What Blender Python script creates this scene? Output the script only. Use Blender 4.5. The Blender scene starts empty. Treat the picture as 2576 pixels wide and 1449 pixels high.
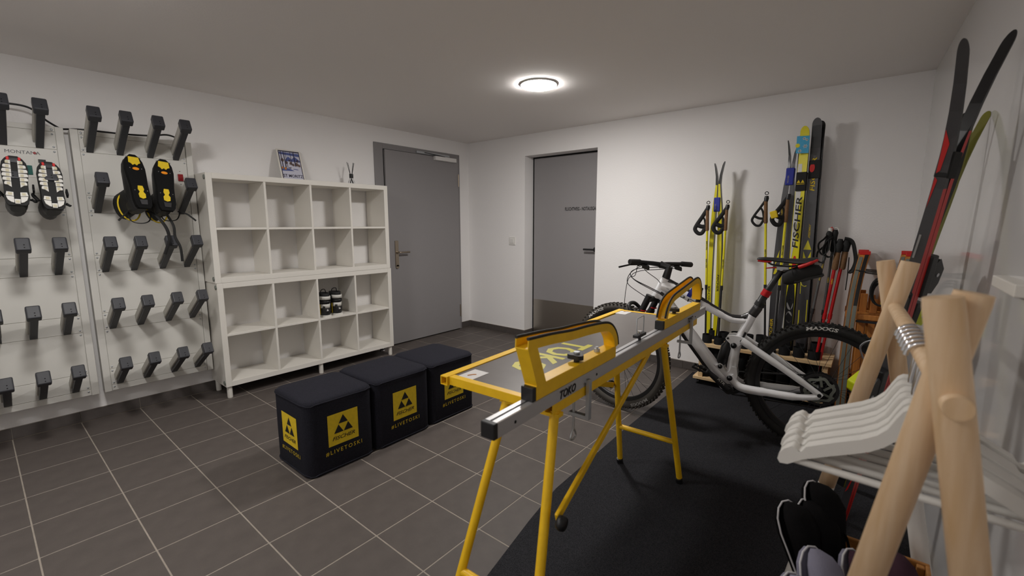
import bpy, math, random
from mathutils import Vector, Matrix
random.seed(7)
S = bpy.context.scene
COL = S.collection
PI = math.pi

# ------------------------------------------------------------------ camera, world, exposure
cam = bpy.data.cameras.new('camera'); camo = bpy.data.objects.new('camera', cam); COL.objects.link(camo)
camo.location = (3.9057, -3.9333, 1.281)
camo.rotation_euler = (PI/2 - .1437, 0, .6863)
cam.sensor_width = 36; cam.lens = 1117.8/2576*36; cam.clip_start = .05
cam.dof.use_dof = True; cam.dof.focus_distance = 3.2; cam.dof.aperture_fstop = 3.2
S.camera = camo
W = bpy.data.worlds.new('world'); S.world = W; W.use_nodes = True
W.node_tree.nodes['Background'].inputs[0].default_value = (.02, .02, .022, 1)
S.view_settings.view_transform = 'Standard'; S.view_settings.look = 'None'
S.view_settings.exposure = 0.0; S.view_settings.gamma = 1; S.view_settings.use_curve_mapping = False
LAMP_POWER = 200.0
LAMP2_POWER = 130.0
FILL_LAMP_POWER = 90.0

# ------------------------------------------------------------------ materials
def lin(c):
    return tuple(((x/255)/12.92 if x/255 <= .04045 else ((x/255+.055)/1.055)**2.4) for x in c)
MC = {}
def mat(name, rgb, rough=.5, metal=0.0, var=0.0, vscale=30, bump=0.0, bscale=200, spec=.5, coat=0, stretch=None, trans=0, alpha=1, rgb2=None):
    if name in MC: return MC[name]
    m = bpy.data.materials.new(name); m.use_nodes = True; nt = m.node_tree; N = nt.nodes; L = nt.links
    b = N['Principled BSDF']; c = lin(rgb) + (1,)
    b.inputs['Base Color'].default_value = c; b.inputs['Roughness'].default_value = rough; b.inputs['Metallic'].default_value = metal
    b.inputs['Specular IOR Level'].default_value = spec
    if coat: b.inputs['Coat Weight'].default_value = coat; b.inputs['Coat Roughness'].default_value = .08
    if trans: b.inputs['Transmission Weight'].default_value = trans; b.inputs['IOR'].default_value = 1.45
    tc = mp = None
    def coords():
        nonlocal tc, mp
        if tc is None:
            tc = N.new('ShaderNodeTexCoord'); mp = N.new('ShaderNodeMapping'); L.new(tc.outputs['Object'], mp.inputs['Vector'])
            if stretch: mp.inputs['Scale'].default_value = stretch
        return mp.outputs['Vector']
    if var or rgb2:
        n = N.new('ShaderNodeTexNoise'); n.inputs['Scale'].default_value = vscale; n.inputs['Detail'].default_value = 4
        L.new(coords(), n.inputs['Vector'])
        r = N.new('ShaderNodeValToRGB'); L.new(n.outputs['Fac'], r.inputs['Fac'])
        if rgb2: lo, hi = c, lin(rgb2)+(1,)
        else: lo = tuple(x*(1-var) for x in c[:3])+(1,); hi = tuple(min(1, x*(1+var)) for x in c[:3])+(1,)
        r.color_ramp.elements[0].color = lo; r.color_ramp.elements[1].color = hi
        r.color_ramp.elements[0].position = .3; r.color_ramp.elements[1].position = .7
        L.new(r.outputs['Color'], b.inputs['Base Color'])
    if bump:
        n2 = N.new('ShaderNodeTexNoise'); n2.inputs['Scale'].default_value = bscale; n2.inputs['Detail'].default_value = 3
        L.new(coords(), n2.inputs['Vector'])
        bp = N.new('ShaderNodeBump'); bp.inputs['Strength'].default_value = bump; bp.inputs['Distance'].default_value = .003
        L.new(n2.outputs['Fac'], bp.inputs['Height']); L.new(bp.outputs['Normal'], b.inputs['Normal'])
    MC[name] = m; return m
def emis(name, rgb, s):
    m = bpy.data.materials.new(name); m.use_nodes = True; nt = m.node_tree
    b = nt.nodes['Principled BSDF']; b.inputs['Base Color'].default_value = (0.8, .8, .8, 1)
    b.inputs['Emission Color'].default_value = tuple(rgb)+(1,); b.inputs['Emission Strength'].default_value = s
    return m
M_wall = mat('wall_plaster', (246, 244, 243), .9, bump=.35, bscale=90, spec=.2)
M_ceil = mat('ceiling_plaster', (246, 242, 239), .95, bump=.15, bscale=120, spec=.1)
M_gloss = mat('gloss_wall_paint', (214, 212, 211), .07, spec=.5)
M_tile = mat('floor_tile_stone', (88, 81, 77), .5, var=.10, vscale=14, bump=.25, bscale=320, spec=.35)
M_grout = mat('grout', (154, 145, 134), .9, var=.1)
M_skirt = mat('skirting_tile_stone', (84, 78, 75), .5, var=.08, bump=.2, bscale=300)
M_doorgrey = mat('grey_door_paint', (146, 143, 144), .55, bump=.06, bscale=300)
M_framegrey = mat('grey_frame_paint', (138, 135, 136), .5)
M_steel = mat('brushed_steel', (176, 170, 162), .34, 1.0, bump=.1, bscale=60, stretch=(1, 1, 30))
M_nickel = mat('satin_nickel', (170, 158, 142), .35, 1.0)
M_chrome = mat('chrome', (215, 215, 218), .14, 1.0)
M_darkmetal = mat('dark_metal', (70, 70, 72), .4, .8)
M_zinc = mat('zinc', (190, 194, 198), .4, .7)
M_alu = mat('aluminium', (205, 204, 205), .42, .65, bump=.05, bscale=80, stretch=(30, 1, 30))
M_white = mat('white_laminate', (232, 228, 220), .4, spec=.4)
M_whiteplastic = mat('white_plastic', (232, 230, 226), .4)
M_dry = mat('dryer_white_metal', (222, 220, 214), .45)
M_dryduct = mat('dryer_duct_grey', (196, 193, 184), .5)
M_charcoal = mat('charcoal_plastic', (52, 53, 58), .5)
M_black = mat('black_plastic', (24, 24, 26), .45)
M_blackm = mat('black_matte', (13, 13, 14), .8, spec=.2)
M_gap = mat('dark_gap', (6, 6, 6), .9)
M_rubber = mat('black_rubber', (34, 33, 33), .6, bump=.2, bscale=400)
M_tire = mat('tyre_rubber', (30, 29, 28), .75, bump=.3, bscale=300)
M_frontire = mat('dusty_tyre_rubber', (66, 62, 57), .8, bump=.3, bscale=300)
M_yellow = mat('yellow_paint', (252, 200, 28), .4, var=.05, vscale=25, spec=.45)
M_logoy = mat('logo_yellow', (222, 190, 30), .75, var=.06, vscale=60)
M_fabric = mat('black_fabric', (33, 33, 41), .9, var=.25, vscale=160, bump=.4, bscale=500, spec=.2)
M_carpet = mat('charcoal_carpet', (26, 26, 28), 1.0, rgb2=(66, 66, 70), vscale=420, bump=.9, bscale=500, spec=.1)
M_board = mat('bench_board_grey', (108, 102, 99), .33, var=.04, spec=.5)
M_toko = mat('bench_letter_yellow', (214, 204, 66), .4)
M_sticker = mat('white_sticker', (228, 226, 224), .4)
M_ink = mat('black_ink', (18, 17, 18), .6)
M_whiteink = mat('white_ink', (212, 210, 206), .5)
M_greyink = mat('grey_ink', (150, 148, 146), .5)
M_pine = mat('pine_wood', (238, 208, 172), .55, rgb2=(222, 184, 138), vscale=3.0, stretch=(22, 22, 1.6), bump=.05, bscale=60)
M_pale = mat('pale_pine', (232, 204, 160), .55, rgb2=(214, 176, 126), vscale=3.0, stretch=(1.6, 22, 22))
M_sled = mat('ash_wood', (206, 138, 66), .45, rgb2=(178, 108, 46), vscale=4, stretch=(20, 20, 1.5))
M_crate = mat('crate_wood', (186, 130, 66), .5, rgb2=(160, 106, 50), vscale=4, stretch=(2, 20, 20))
M_whitedip = mat('white_dip_paint', (226, 222, 216), .5)
M_hanger = mat('white_hanger_paint', (232, 229, 223), .45)
M_bike = mat('bike_white_gloss', (246, 246, 248), .22, coat=.5)
M_bikegrey = mat('bike_graphite', (46, 45, 47), .3, coat=.3)
M_red = mat('red_anodised', (196, 26, 34), .35, .4)
M_redp = mat('red_plastic', (200, 30, 28), .45)
M_blue = mat('blue_strap', (34, 46, 150), .6)
M_ski_y = mat('ski_yellow', (226, 214, 30), .3)
M_ski_k = mat('ski_black', (32, 32, 34), .3)
M_ski_g = mat('ski_charcoal', (62, 61, 64), .38, coat=.3)
M_ski_r = mat('ski_red_edge', (196, 32, 28), .35)
M_olive = mat('ski_olive_yellow', (128, 126, 34), .4)
M_neon = mat('neon_yellow', (214, 226, 24), .45)
M_cork = mat('cork', (122, 90, 60), .85, var=.15, vscale=90)
M_redpole = mat('red_pole', (190, 18, 24), .3)
M_greypole = mat('grey_pole', (86, 86, 86), .4)
M_leather = mat('black_synthetic', (30, 30, 30), .5, bump=.2, bscale=250)
M_softblack = mat('soft_black', (22, 22, 22), .75)
M_lug = mat('white_lug', (214, 212, 206), .5)
M_lugdark = mat('lug_cream', (196, 188, 160), .55)
M_orange = mat('orange_badge', (236, 142, 20), .4)
M_felt = mat('black_felt', (20, 19, 20), 1.0, bump=.4, bscale=300, spec=.1)
M_feltp = mat('plum_felt', (70, 48, 58), 1.0, bump=.4, bscale=300, spec=.1)
M_feltg = mat('grey_felt', (132, 130, 146), 1.0, bump=.4, bscale=300, spec=.1)
M_solep = mat('pale_sole', (206, 204, 206), .7)
M_glass = mat('clear_glass', (240, 242, 244), .03, trans=1.0)
M_green = mat('green_button', (14, 92, 84), .3)
M_bluebtn = mat('blue_button', (52, 84, 150), .4)
M_lcd = mat('lcd_grey', (120, 124, 116), .3)
M_redbtn = mat('red_switch', (150, 16, 24), .35)
M_snow = mat('poster_snow', (206, 206, 222), .5)
M_pblue = mat('poster_blue', (84, 96, 152), .5)
M_pnavy = mat('poster_navy', (38, 34, 58), .5)
M_pbrown = mat('poster_brown', (108, 88, 80), .5)
M_porange = mat('poster_orange', (206, 132, 52), .5)
M_sky = mat('card_sky_blue', (70, 170, 214), .5)

# ------------------------------------------------------------------ mesh builder
ORI = {}
def V(*a): return Vector(a)
def frame(z, hint=None):
    z = Vector(z).normalized(); h = Vector(hint) if hint else (Vector((0, 0, 1)) if abs(z.z) < .9 else Vector((1, 0, 0)))
    x = h.cross(z)
    if x.length < 1e-6: x = Vector((0, 1, 0)).cross(z)
    x.normalize(); return x, z.cross(x), z
class MB:
    def __init__(s): s.v = []; s.f = []; s.sm = []; s.mi = []
    def add(s, vs, fs, smooth=False, mi=0):
        o = len(s.v); s.v += [tuple(v) for v in vs]
        for f in fs: s.f.append(tuple(i+o for i in f)); s.sm.append(smooth); s.mi.append(mi)
        return s
    def box(s, lo, hi, mi=0):
        (a, b, c), (d, e, f) = lo, hi
        return s.add([(a,b,c),(d,b,c),(d,e,c),(a,e,c),(a,b,f),(d,b,f),(d,e,f),(a,e,f)],
                     [(0,3,2,1),(4,5,6,7),(0,1,5,4),(1,2,6,5),(2,3,7,6),(3,0,4,7)], mi=mi)
    def obox(s, c, h, ax, mi=0):
        c = Vector(c); X, Y, Z = [Vector(a).normalized() for a in ax]
        vs = [c+X*(i*h[0])+Y*(j*h[1])+Z*(k*h[2]) for k in (-1,1) for i, j in ((-1,-1),(1,-1),(1,1),(-1,1))]
        fl = X.cross(Y).dot(Z) < 0
        fs = [(0,3,2,1),(4,5,6,7),(0,1,5,4),(1,2,6,5),(2,3,7,6),(3,0,4,7)]
        return s.add(vs, [f[::-1] for f in fs] if fl else fs, mi=mi)
    def bar(s, p, q, w, t, hint=None, mi=0):
        p, q = Vector(p), Vector(q); x, y, z = frame(q-p, hint)
        return s.obox((p+q)/2, (w/2, t/2, (q-p).length/2), (x, y, z), mi)
    def rings(s, R, cap=True, smooth=True, closed=False, mi=0):
        n = len(R[0]); vs = [p for r in R for p in r]; fs = []
        m = len(R)
        for i in range(m if closed else m-1):
            a, b = i*n, ((i+1) % m)*n
            for j in range(n):
                k = (j+1) % n; fs.append((a+j, a+k, b+k, b+j))
        s.add(vs, fs, smooth, mi)
        if cap and not closed:
            s.add(R[0], [tuple(range(n))[::-1]], False, mi); s.add(R[-1], [tuple(range(n))], False, mi)
        return s
    def tube(s, path, r, n=10, closed=False, cap=True, flat=1.0, hint=None, mi=0):
        P = [Vector(p) for p in path]; m = len(P)
        rr = r if isinstance(r, (list, tuple)) else [r]*m
        R = []; px = None
        for i in range(m):
            if closed: t = P[(i+1) % m]-P[i-1]
            else: t = P[min(i+1, m-1)]-P[max(i-1, 0)]
            t.normalize()
            if px is None: x, y, _ = frame(t, hint)
            else:
                x = px - t*px.dot(t)
                if x.length < 1e-6: x = frame(t)[0]
                x.normalize(); y = t.cross(x)
            px = x
            R.append([P[i]+x*(rr[i]*math.cos(a))+y*(rr[i]*flat*math.sin(a)) for a in [2*PI*k/n for k in range(n)]])
        return s.rings(R, cap, True, closed, mi)
    def cyl(s, p, q, r, n=16, mi=0, r2=None):
        return s.tube([p, q], [r, r if r2 is None else r2], n, mi=mi)
    def pipe(s, c, r, ri, z0, z1, n=20, mi=0):
        def ring(rad, z): return [(c[0]+rad*math.cos(2*PI*k/n), c[1]+rad*math.sin(2*PI*k/n), z) for k in range(n)]
        return s.rings([ring(ri, z0), ring(r, z0), ring(r, z1), ring(ri, z1)], False, True, True, mi)
    def prism(s, poly, o, ax, ay, t0, t1, mi=0, smooth=False):
        o, ax, ay = Vector(o), Vector(ax), Vector(ay); az = ax.cross(ay).normalized(); n = len(poly)
        area = sum(poly[i][0]*poly[(i+1) % n][1]-poly[(i+1) % n][0]*poly[i][1] for i in range(n))
        if area < 0: poly = poly[::-1]
        lo, hi = min(t0, t1), max(t0, t1)
        A = [o+ax*p[0]+ay*p[1]+az*lo for p in poly]; B = [o+ax*p[0]+ay*p[1]+az*hi for p in poly]
        s.add(A, [tuple(range(n))[::-1]], mi=mi); s.add(B, [tuple(range(n))], mi=mi)
        return s.add(A+B, [(i, (i+1) % n, n+(i+1) % n, n+i) for i in range(n)], smooth, mi)
    def flat(s, poly, o, ax, ay, mi=0):
        o, ax, ay = Vector(o), Vector(ax), Vector(ay); n = len(poly)
        area = sum(poly[i][0]*poly[(i+1) % n][1]-poly[(i+1) % n][0]*poly[i][1] for i in range(n))
        if area < 0: poly = poly[::-1]
        return s.add([o+ax*p[0]+ay*p[1] for p in poly], [tuple(range(n))], mi=mi)
    def lathe(s, prof, o, axis=(0,0,1), n=24, mi=0, closed=False):
        o = Vector(o); x, y, z = frame(axis)
        R = [[o+z*h+x*(r*math.cos(2*PI*k/n))+y*(r*math.sin(2*PI*k/n)) for k in range(n)] for r, h in prof]
        return s.rings(R, not closed, True, closed, mi)
    def text(s, st, o, ax, ay, size, shear=0, align='L', mi=0, sx=1.0, bold=0, mapf=None, space=1.0, fit=0):
        vs, fs, w = text_mesh(st, shear, bold, space)
        if fit: sx = fit/(w*size)
        o, ax, ay = Vector(o), Vector(ax), Vector(ay)
        off = {'L': 0, 'C': -w/2, 'R': -w}[align]
        if mapf: return s.add([mapf((x+off)*size*sx, y*size) for x, y in vs], fs, mi=mi)
        return s.add([o+ax*((x+off)*size*sx)+ay*(y*size) for x, y in vs], fs, mi=mi)
    def build(s, name, mats, parent=None, bevel=0, kind=None, label=None, seg=2, loc=None):
        off = Vector((0,0,0))
        if parent is not None: off = ORI.get(parent.name, off)
        elif loc is not None: off = Vector(loc)
        me = bpy.data.meshes.new(name); me.from_pydata([tuple(Vector(v)-off) for v in s.v], [], s.f)
        me.polygons.foreach_set('use_smooth', s.sm); me.polygons.foreach_set('material_index', s.mi)
        for m in (mats if isinstance(mats, (list, tuple)) else [mats]): me.materials.append(m)
        me.update(); o = bpy.data.objects.new(name, me); COL.objects.link(o)
        if parent is not None: o.parent = parent
        else: o.location = off
        ORI[o.name] = off
        if bevel:
            b = o.modifiers.new('bevel', 'BEVEL'); b.width = bevel; b.segments = seg; b.limit_method = 'ANGLE'; b.angle_limit = .6
        if kind: o['kind'] = kind
        if label: o['label'] = label
        return o
TX = {}
def text_mesh(st, shear=0, bold=0, space=1.0):
    k = (st, shear, bold, space)
    if k in TX: return TX[k]
    c = bpy.data.curves.new('t', 'FONT'); c.body = st; c.shear = shear; c.size = 1; c.offset = bold; c.resolution_u = 2; c.space_character = space
    o = bpy.data.objects.new('t', c); COL.objects.link(o)
    dg = bpy.context.evaluated_depsgraph_get(); me = bpy.data.meshes.new_from_object(o.evaluated_get(dg))
    vs = [(v.co.x, v.co.y) for v in me.vertices]; fs = [tuple(p.vertices) for p in me.polygons]
    bpy.data.objects.remove(o); bpy.data.curves.remove(c); bpy.data.meshes.remove(me)
    x0 = min(v[0] for v in vs); x1 = max(v[0] for v in vs)
    # make faces face +z
    out = []
    for f in fs:
        a = sum(vs[f[i]][0]*vs[f[(i+1) % len(f)]][1]-vs[f[(i+1) % len(f)]][0]*vs[f[i]][1] for i in range(len(f)))
        out.append(f if a > 0 else f[::-1])
    TX[k] = ([(x-x0, y) for x, y in vs], out, x1-x0); return TX[k]
def tag(o, label, cat, group=None):
    o['label'] = label; o['category'] = cat
    if group: o['group'] = group
    return o
def thing(name, label, cat, loc=(0,0,0), rotz=0, group=None, local=False):
    o = bpy.data.objects.new(name, None); COL.objects.link(o); o.empty_display_size = .05
    o.location = loc; o.rotation_euler = (0, 0, rotz); ORI[o.name] = Vector((0,0,0)) if (local or rotz) else Vector(loc)
    return tag(o, label, cat, group)
def struct(name, loc=(0,0,0)):
    o = bpy.data.objects.new(name, None); COL.objects.link(o); o.location = loc; ORI[o.name] = Vector(loc); o['kind'] = 'structure'; return o
def dup(root, loc=None, rot=None, label=None, mat4=None):
    r = root.copy(); COL.objects.link(r)
    if mat4 is not None: r.matrix_world = mat4
    if loc is not None: r.location = loc
    if rot is not None: r.rotation_euler = rot
    if label: r['label'] = label
    for ch in list(root.children):
        c = ch.copy(); COL.objects.link(c); c.parent = r
        for g in list(ch.children):
            d = g.copy(); COL.objects.link(d); d.parent = c
    return r
def lerp(a, b, t): return Vector(a)*(1-t)+Vector(b)*t
def arc(c, r, a0, a1, n, ax=(1,0,0), ay=(0,0,1)):
    c, ax, ay = Vector(c), Vector(ax), Vector(ay)
    return [c+ax*(r*math.cos(a0+(a1-a0)*i/n))+ay*(r*math.sin(a0+(a1-a0)*i/n)) for i in range(n+1)]
def smooth_path(pts, n=6):
    P = [Vector(p) for p in pts]; out = []
    for i in range(len(P)-1):
        p0 = P[max(i-1, 0)]; p1 = P[i]; p2 = P[i+1]; p3 = P[min(i+2, len(P)-1)]
        for k in range(n):
            t = k/n
            out.append(.5*((2*p1)+(p2-p0)*t+(2*p0-5*p1+4*p2-p3)*t*t+(3*p1-p0-3*p2+p3)*t**3))
    out.append(P[-1]); return out

# ------------------------------------------------------------------ room shell
H = 2.229
Y0 = -5.35                       # front wall behind the camera
def xr(y): return 4.09-.045*y    # right wall, not quite square to the back wall
f = MB(); f.box((-.12, Y0, -.1), (4.6, .22, -.0009)); floor = f.build('floor', M_grout, loc=(0,0,0)); floor['kind'] = 'structure'
tm = None
for i in range(10):
    for j in range(18):
        x = .0075+.3*i; y = .0079-.3*(j+1)
        if x > 2.8: continue
        if tm is None:
            b = MB(); b.box((.0025, .0025, -.004), (.2975, .2975, 0)); o = b.build('floor_tile', M_tile, floor, bevel=.001, seg=1); tm = o
        else: o = tm.copy(); COL.objects.link(o); o.parent = floor
        o.location = (x, y, 0)
for k, (a, b_) in enumerate(((.885, 1.2), (1.2, 1.5), (1.5, 1.74))):
    b = MB(); b.box((a+.0015, .0095, -.004), (b_-.0015, .149, 0)); b.build('floor_tile', M_tile, floor)
c = MB(); c.box((-.12, Y0, H), (4.6, .22, H+.1)); c.build('ceiling', M_ceil, loc=(0,0,0))['kind'] = 'structure'
w = MB(); w.box((-.12, Y0, 0), (0, .22, H)); wl = w.build('wall_left', M_wall, loc=(0,0,0)); wl['kind'] = 'structure'
w = MB(); w.box((0, 0, 0), (.865, .2, H)); w.box((1.747, 0, 0), (4.45, .2, H)); w.box((.865, 0, 2.006), (1.747, .2, H))
wb = w.build('wall_back', M_wall, loc=(0,0,0)); wb['kind'] = 'structure'
w = MB(); w.add([(xr(.2), .2, 0), (xr(Y0), Y0, 0), (xr(Y0)+.12, Y0, 0), (xr(.2)+.12, .2, 0), (xr(.2), .2, H), (xr(Y0), Y0, H), (xr(Y0)+.12, Y0, H), (xr(.2)+.12, .2, H)],
               [(0,1,2,3), (4,7,6,5), (0,4,5,1), (1,5,6,2), (2,6,7,3), (3,7,4,0)])
wr = w.build('wall_right', M_gloss, loc=(0,0,0)); wr['kind'] = 'structure'
w = MB(); w.box((-.12, Y0-.12, 0), (4.6, Y0, H)); w.build('wall_front', M_wall, loc=(0,0,0))['kind'] = 'structure'

# skirting tiles
bb = MB(); bb.box((0, -.006, 0), (.865, 0, .074)); bb.box((1.747, -.006, 0), (4.08, 0, .074)); bb.box((.865, 0, 0), (.871, .15, .074))
base_b = bb.build('baseboard_back', M_grout, loc=(0,0,0)); base_b['kind'] = 'structure'
def skirt(p, lo, hi): b = MB(); b.box(lo, hi); b.build('skirting_tile', M_skirt, p, bevel=.0012, seg=1)
for a, e in ((.012, .305), (.308, .603), (.606, .873)): skirt(base_b, (a, -.011, .004), (e, -.005, .073))
for k in range(8):
    a = 1.748 if k == 0 else 1.762+.3*k; e = 1.762+.3*(k+1)-.003
    skirt(base_b, (a, -.011, .004), (min(e, 4.07), -.005, .073))
skirt(base_b, (.870, -.011, .004), (.876, .149, .073))
bb = MB(); bb.box((0, -.16, 0), (.006, 0, .074)); bb.box((0, Y0, 0), (.006, -1.312, .074))
base_l = bb.build('baseboard_left', M_grout, loc=(0,0,0)); base_l['kind'] = 'structure'
skirt(base_l, (.005, -.157, .004), (.011, -.013, .073))
for k in range(14):
    e = .0079-.3*(4+k)-.002; a = e-.296
    if k == 0: e = -1.313
    if k == 0: a = -1.490
    else: e = -1.492-.3*(k-1)-.0; a = e-.297
    if e < Y0+.3: break
    skirt(base_l, (.005, a, .004), (.011, e, .073))
# ------------------------------------------------------------------ ceiling lamps
M_lamp = emis('lamp_diffuser_light', (1.0, .965, .93), LAMP_POWER)
M_fill_lamp = emis('added_fill_lamp_light', (1.0, .98, .96), FILL_LAMP_POWER)
M_lamp2 = emis('lamp_diffuser_light_far', (1.0, .97, .94), LAMP2_POWER)
def ceiling_lamp(x, y, label, m):
    t = thing('ceiling_light', label, 'lamp', (x, y, H), group=None)
    b = MB(); b.lathe([(.123, 0), (.1255, -.001), (.1255, -.009), (.1235, -.010), (.1215, -.009)], (x, y, H), n=48); b.build('trim_ring', M_whiteplastic, t)
    b = MB(); b.lathe([(.1215, -.008), (.1205, -.013), (.115, -.016), (.06, -.018), (.002, -.0185)], (x, y, H), n=48); b.build('diffuser', m, t)
ceiling_lamp(2.01, -1.33, 'round glowing ceiling lamp set flush above the middle of the room', M_lamp)
ceiling_lamp(1.58, -3.64, 'round ceiling lamp near the shoe dryers, out of the picture', M_lamp2)

ceiling_lamp(2.6, -4.85, 'round fill lamp added on the ceiling behind the camera, out of the picture', M_fill_lamp)  # extra lamp, added to lift the overall brightness of the room

# ------------------------------------------------------------------ door 1 (left wall)
d1 = struct('door_1', (0, -.7, 0))
b = MB()
b.box((0, -1.311, 0), (.014, -1.212, 2.076)); b.box((0, -.197, 0), (.014, -.160, 2.076)); b.box((0, -1.212, 2.022), (.014, -.197, 2.076))
b.build('door_frame', M_framegrey, d1, bevel=.002)
b = MB(); b.box((.0005, -1.212, 0), (.004, -.197, 2.022)); b.build('painted_gap_shadow', M_gap, d1)  # black sheet behind the leaf, paints the shadow in its gaps
b = MB(); b.box((.008, -1.203, .012), (.034, -.199, 2.016)); leaf = b.build('door_leaf', M_doorgrey, d1, bevel=.002)
b = MB(); b.box((.034, -1.127, .835), (.045, -1.085, 1.107)); b.cyl((.045, -1.105, .835), (.034, -1.105, .835), .02, 12)
hp = b.build('handle_plate', M_nickel, d1, bevel=.004)
b = MB(); b.cyl((.045, -1.105, .985), (.062, -1.105, .985), .013, 14); b.tube([(.06, -1.108, .985), (.082, -1.104, .985), (.085, -1.09, .985), (.085, -.975, .985)], .0095, 12)
b.build('lever_handle', M_nickel, hp)
b = MB(); b.box((.034, -.575, 1.975), (.075, -.262, 2.018)); b.build('door_closer', M_sticker, d1, bevel=.003)
b = MB(); b.box((.014, -.80, 2.026), (.034, -.335, 2.050)); b.box((.034, -.80, 2.030), (.037, -.335, 2.045)); b.build('closer_rail', M_zinc, d1, bevel=.002)
b = MB(); b.bar((.046, -.42, 2.024), (.040, -.70, 2.040), .018, .006); b.build('closer_arm', M_darkmetal, d1)
for z in (1.71, .165):
    b = MB(); b.cyl((.037, -.201, z), (.037, -.201, z+.142), .0075, 12); b.cyl((.037, -.201, z+.045), (.037, -.201, z+.049), .0085, 12); b.build('hinge', M_nickel, d1)
# door 2 (recess in the back wall)
d2 = struct('door_2', (1.3, .15, 0))
b = MB(); b.box((.866, .152, 0), (1.746, .2, 2.005)); b.build('painted_gap_shadow', M_gap, d2)  # black backing, gap shadow around the leaf put in as colour
b = MB(); b.box((.886, .145, .014), (1.746, .17, 1.990)); b.build('door_leaf', M_doorgrey, d2, bevel=.002)
b = MB(); b.box((.890, .142, .016), (1.745, .1455, .424)); b.build('kick_plate', M_steel, d2)
b = MB(); b.text('FLUCHTWEG - NOTAUSGANG', (1.296, .1445, 1.418), (1, 0, 0), (0, 0, 1), .050, sx=.60, bold=.03); b.build('lettering', M_ink, d2)
b = MB(); b.cyl((1.672, .145, 1.018), (1.672, .10, 1.018), .011, 12); b.tube([(1.675, .102, 1.018), (1.555, .102, 1.018)], .010, 12); b.lathe([(.024, 0), (.024, .008)], (1.672, .145, 1.018), (0, -1, 0), 20); b.build('lever_handle', M_darkmetal, d2)
# light switch and door stop
t = thing('light_switch', 'small square white light switch on the wall between the two doors', 'switch', (.69, 0, 1.088))
b = MB(); b.box((.645, -.009, 1.043), (.735, 0, 1.133)); b.build('switch_plate', M_whiteplastic, t, bevel=.003)
b = MB(); b.box((.666, -.014, 1.062), (.714, -.008, 1.114)); b.build('rocker', M_whiteplastic, t, bevel=.002)
t = thing('door_stop', 'low round chrome door stop on the floor under the shelf end', 'door stop', (.10, -1.372, 0))
b = MB(); b.lathe([(.026, 0), (.027, .006), (.022, .010), (.022, .028), (.019, .032)], (.10, -1.372, 0), n=24); b.build('stop_body', M_chrome, t)
b = MB(); b.lathe([(.0245, .012), (.0255, .018), (.0245, .024)], (.10, -1.372, 0), n=24, closed=False); b.build('rubber_ring', M_black, t)

# ------------------------------------------------------------------ carpet
edge = [(2.765, -.06), (2.783, -.7), (2.785, -1.5), (2.803, -2.25), (2.845, -2.52), (2.91, -2.86), (3.0, -3.3), (3.1, -4.0), (3.2, Y0+.02)]
b = MB(); b.prism(edge+[(xr(Y0)-.01, Y0+.02), (4.06, -.06)], (0, 0, 0), (1, 0, 0), (0, 1, 0), -.003, .006)
CARP = .006
cp = b.build('carpet', M_carpet, loc=(3.3, -2, 0)); tag(cp, 'large charcoal needle felt carpet covering the right side of the tiled floor', 'carpet')
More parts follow.
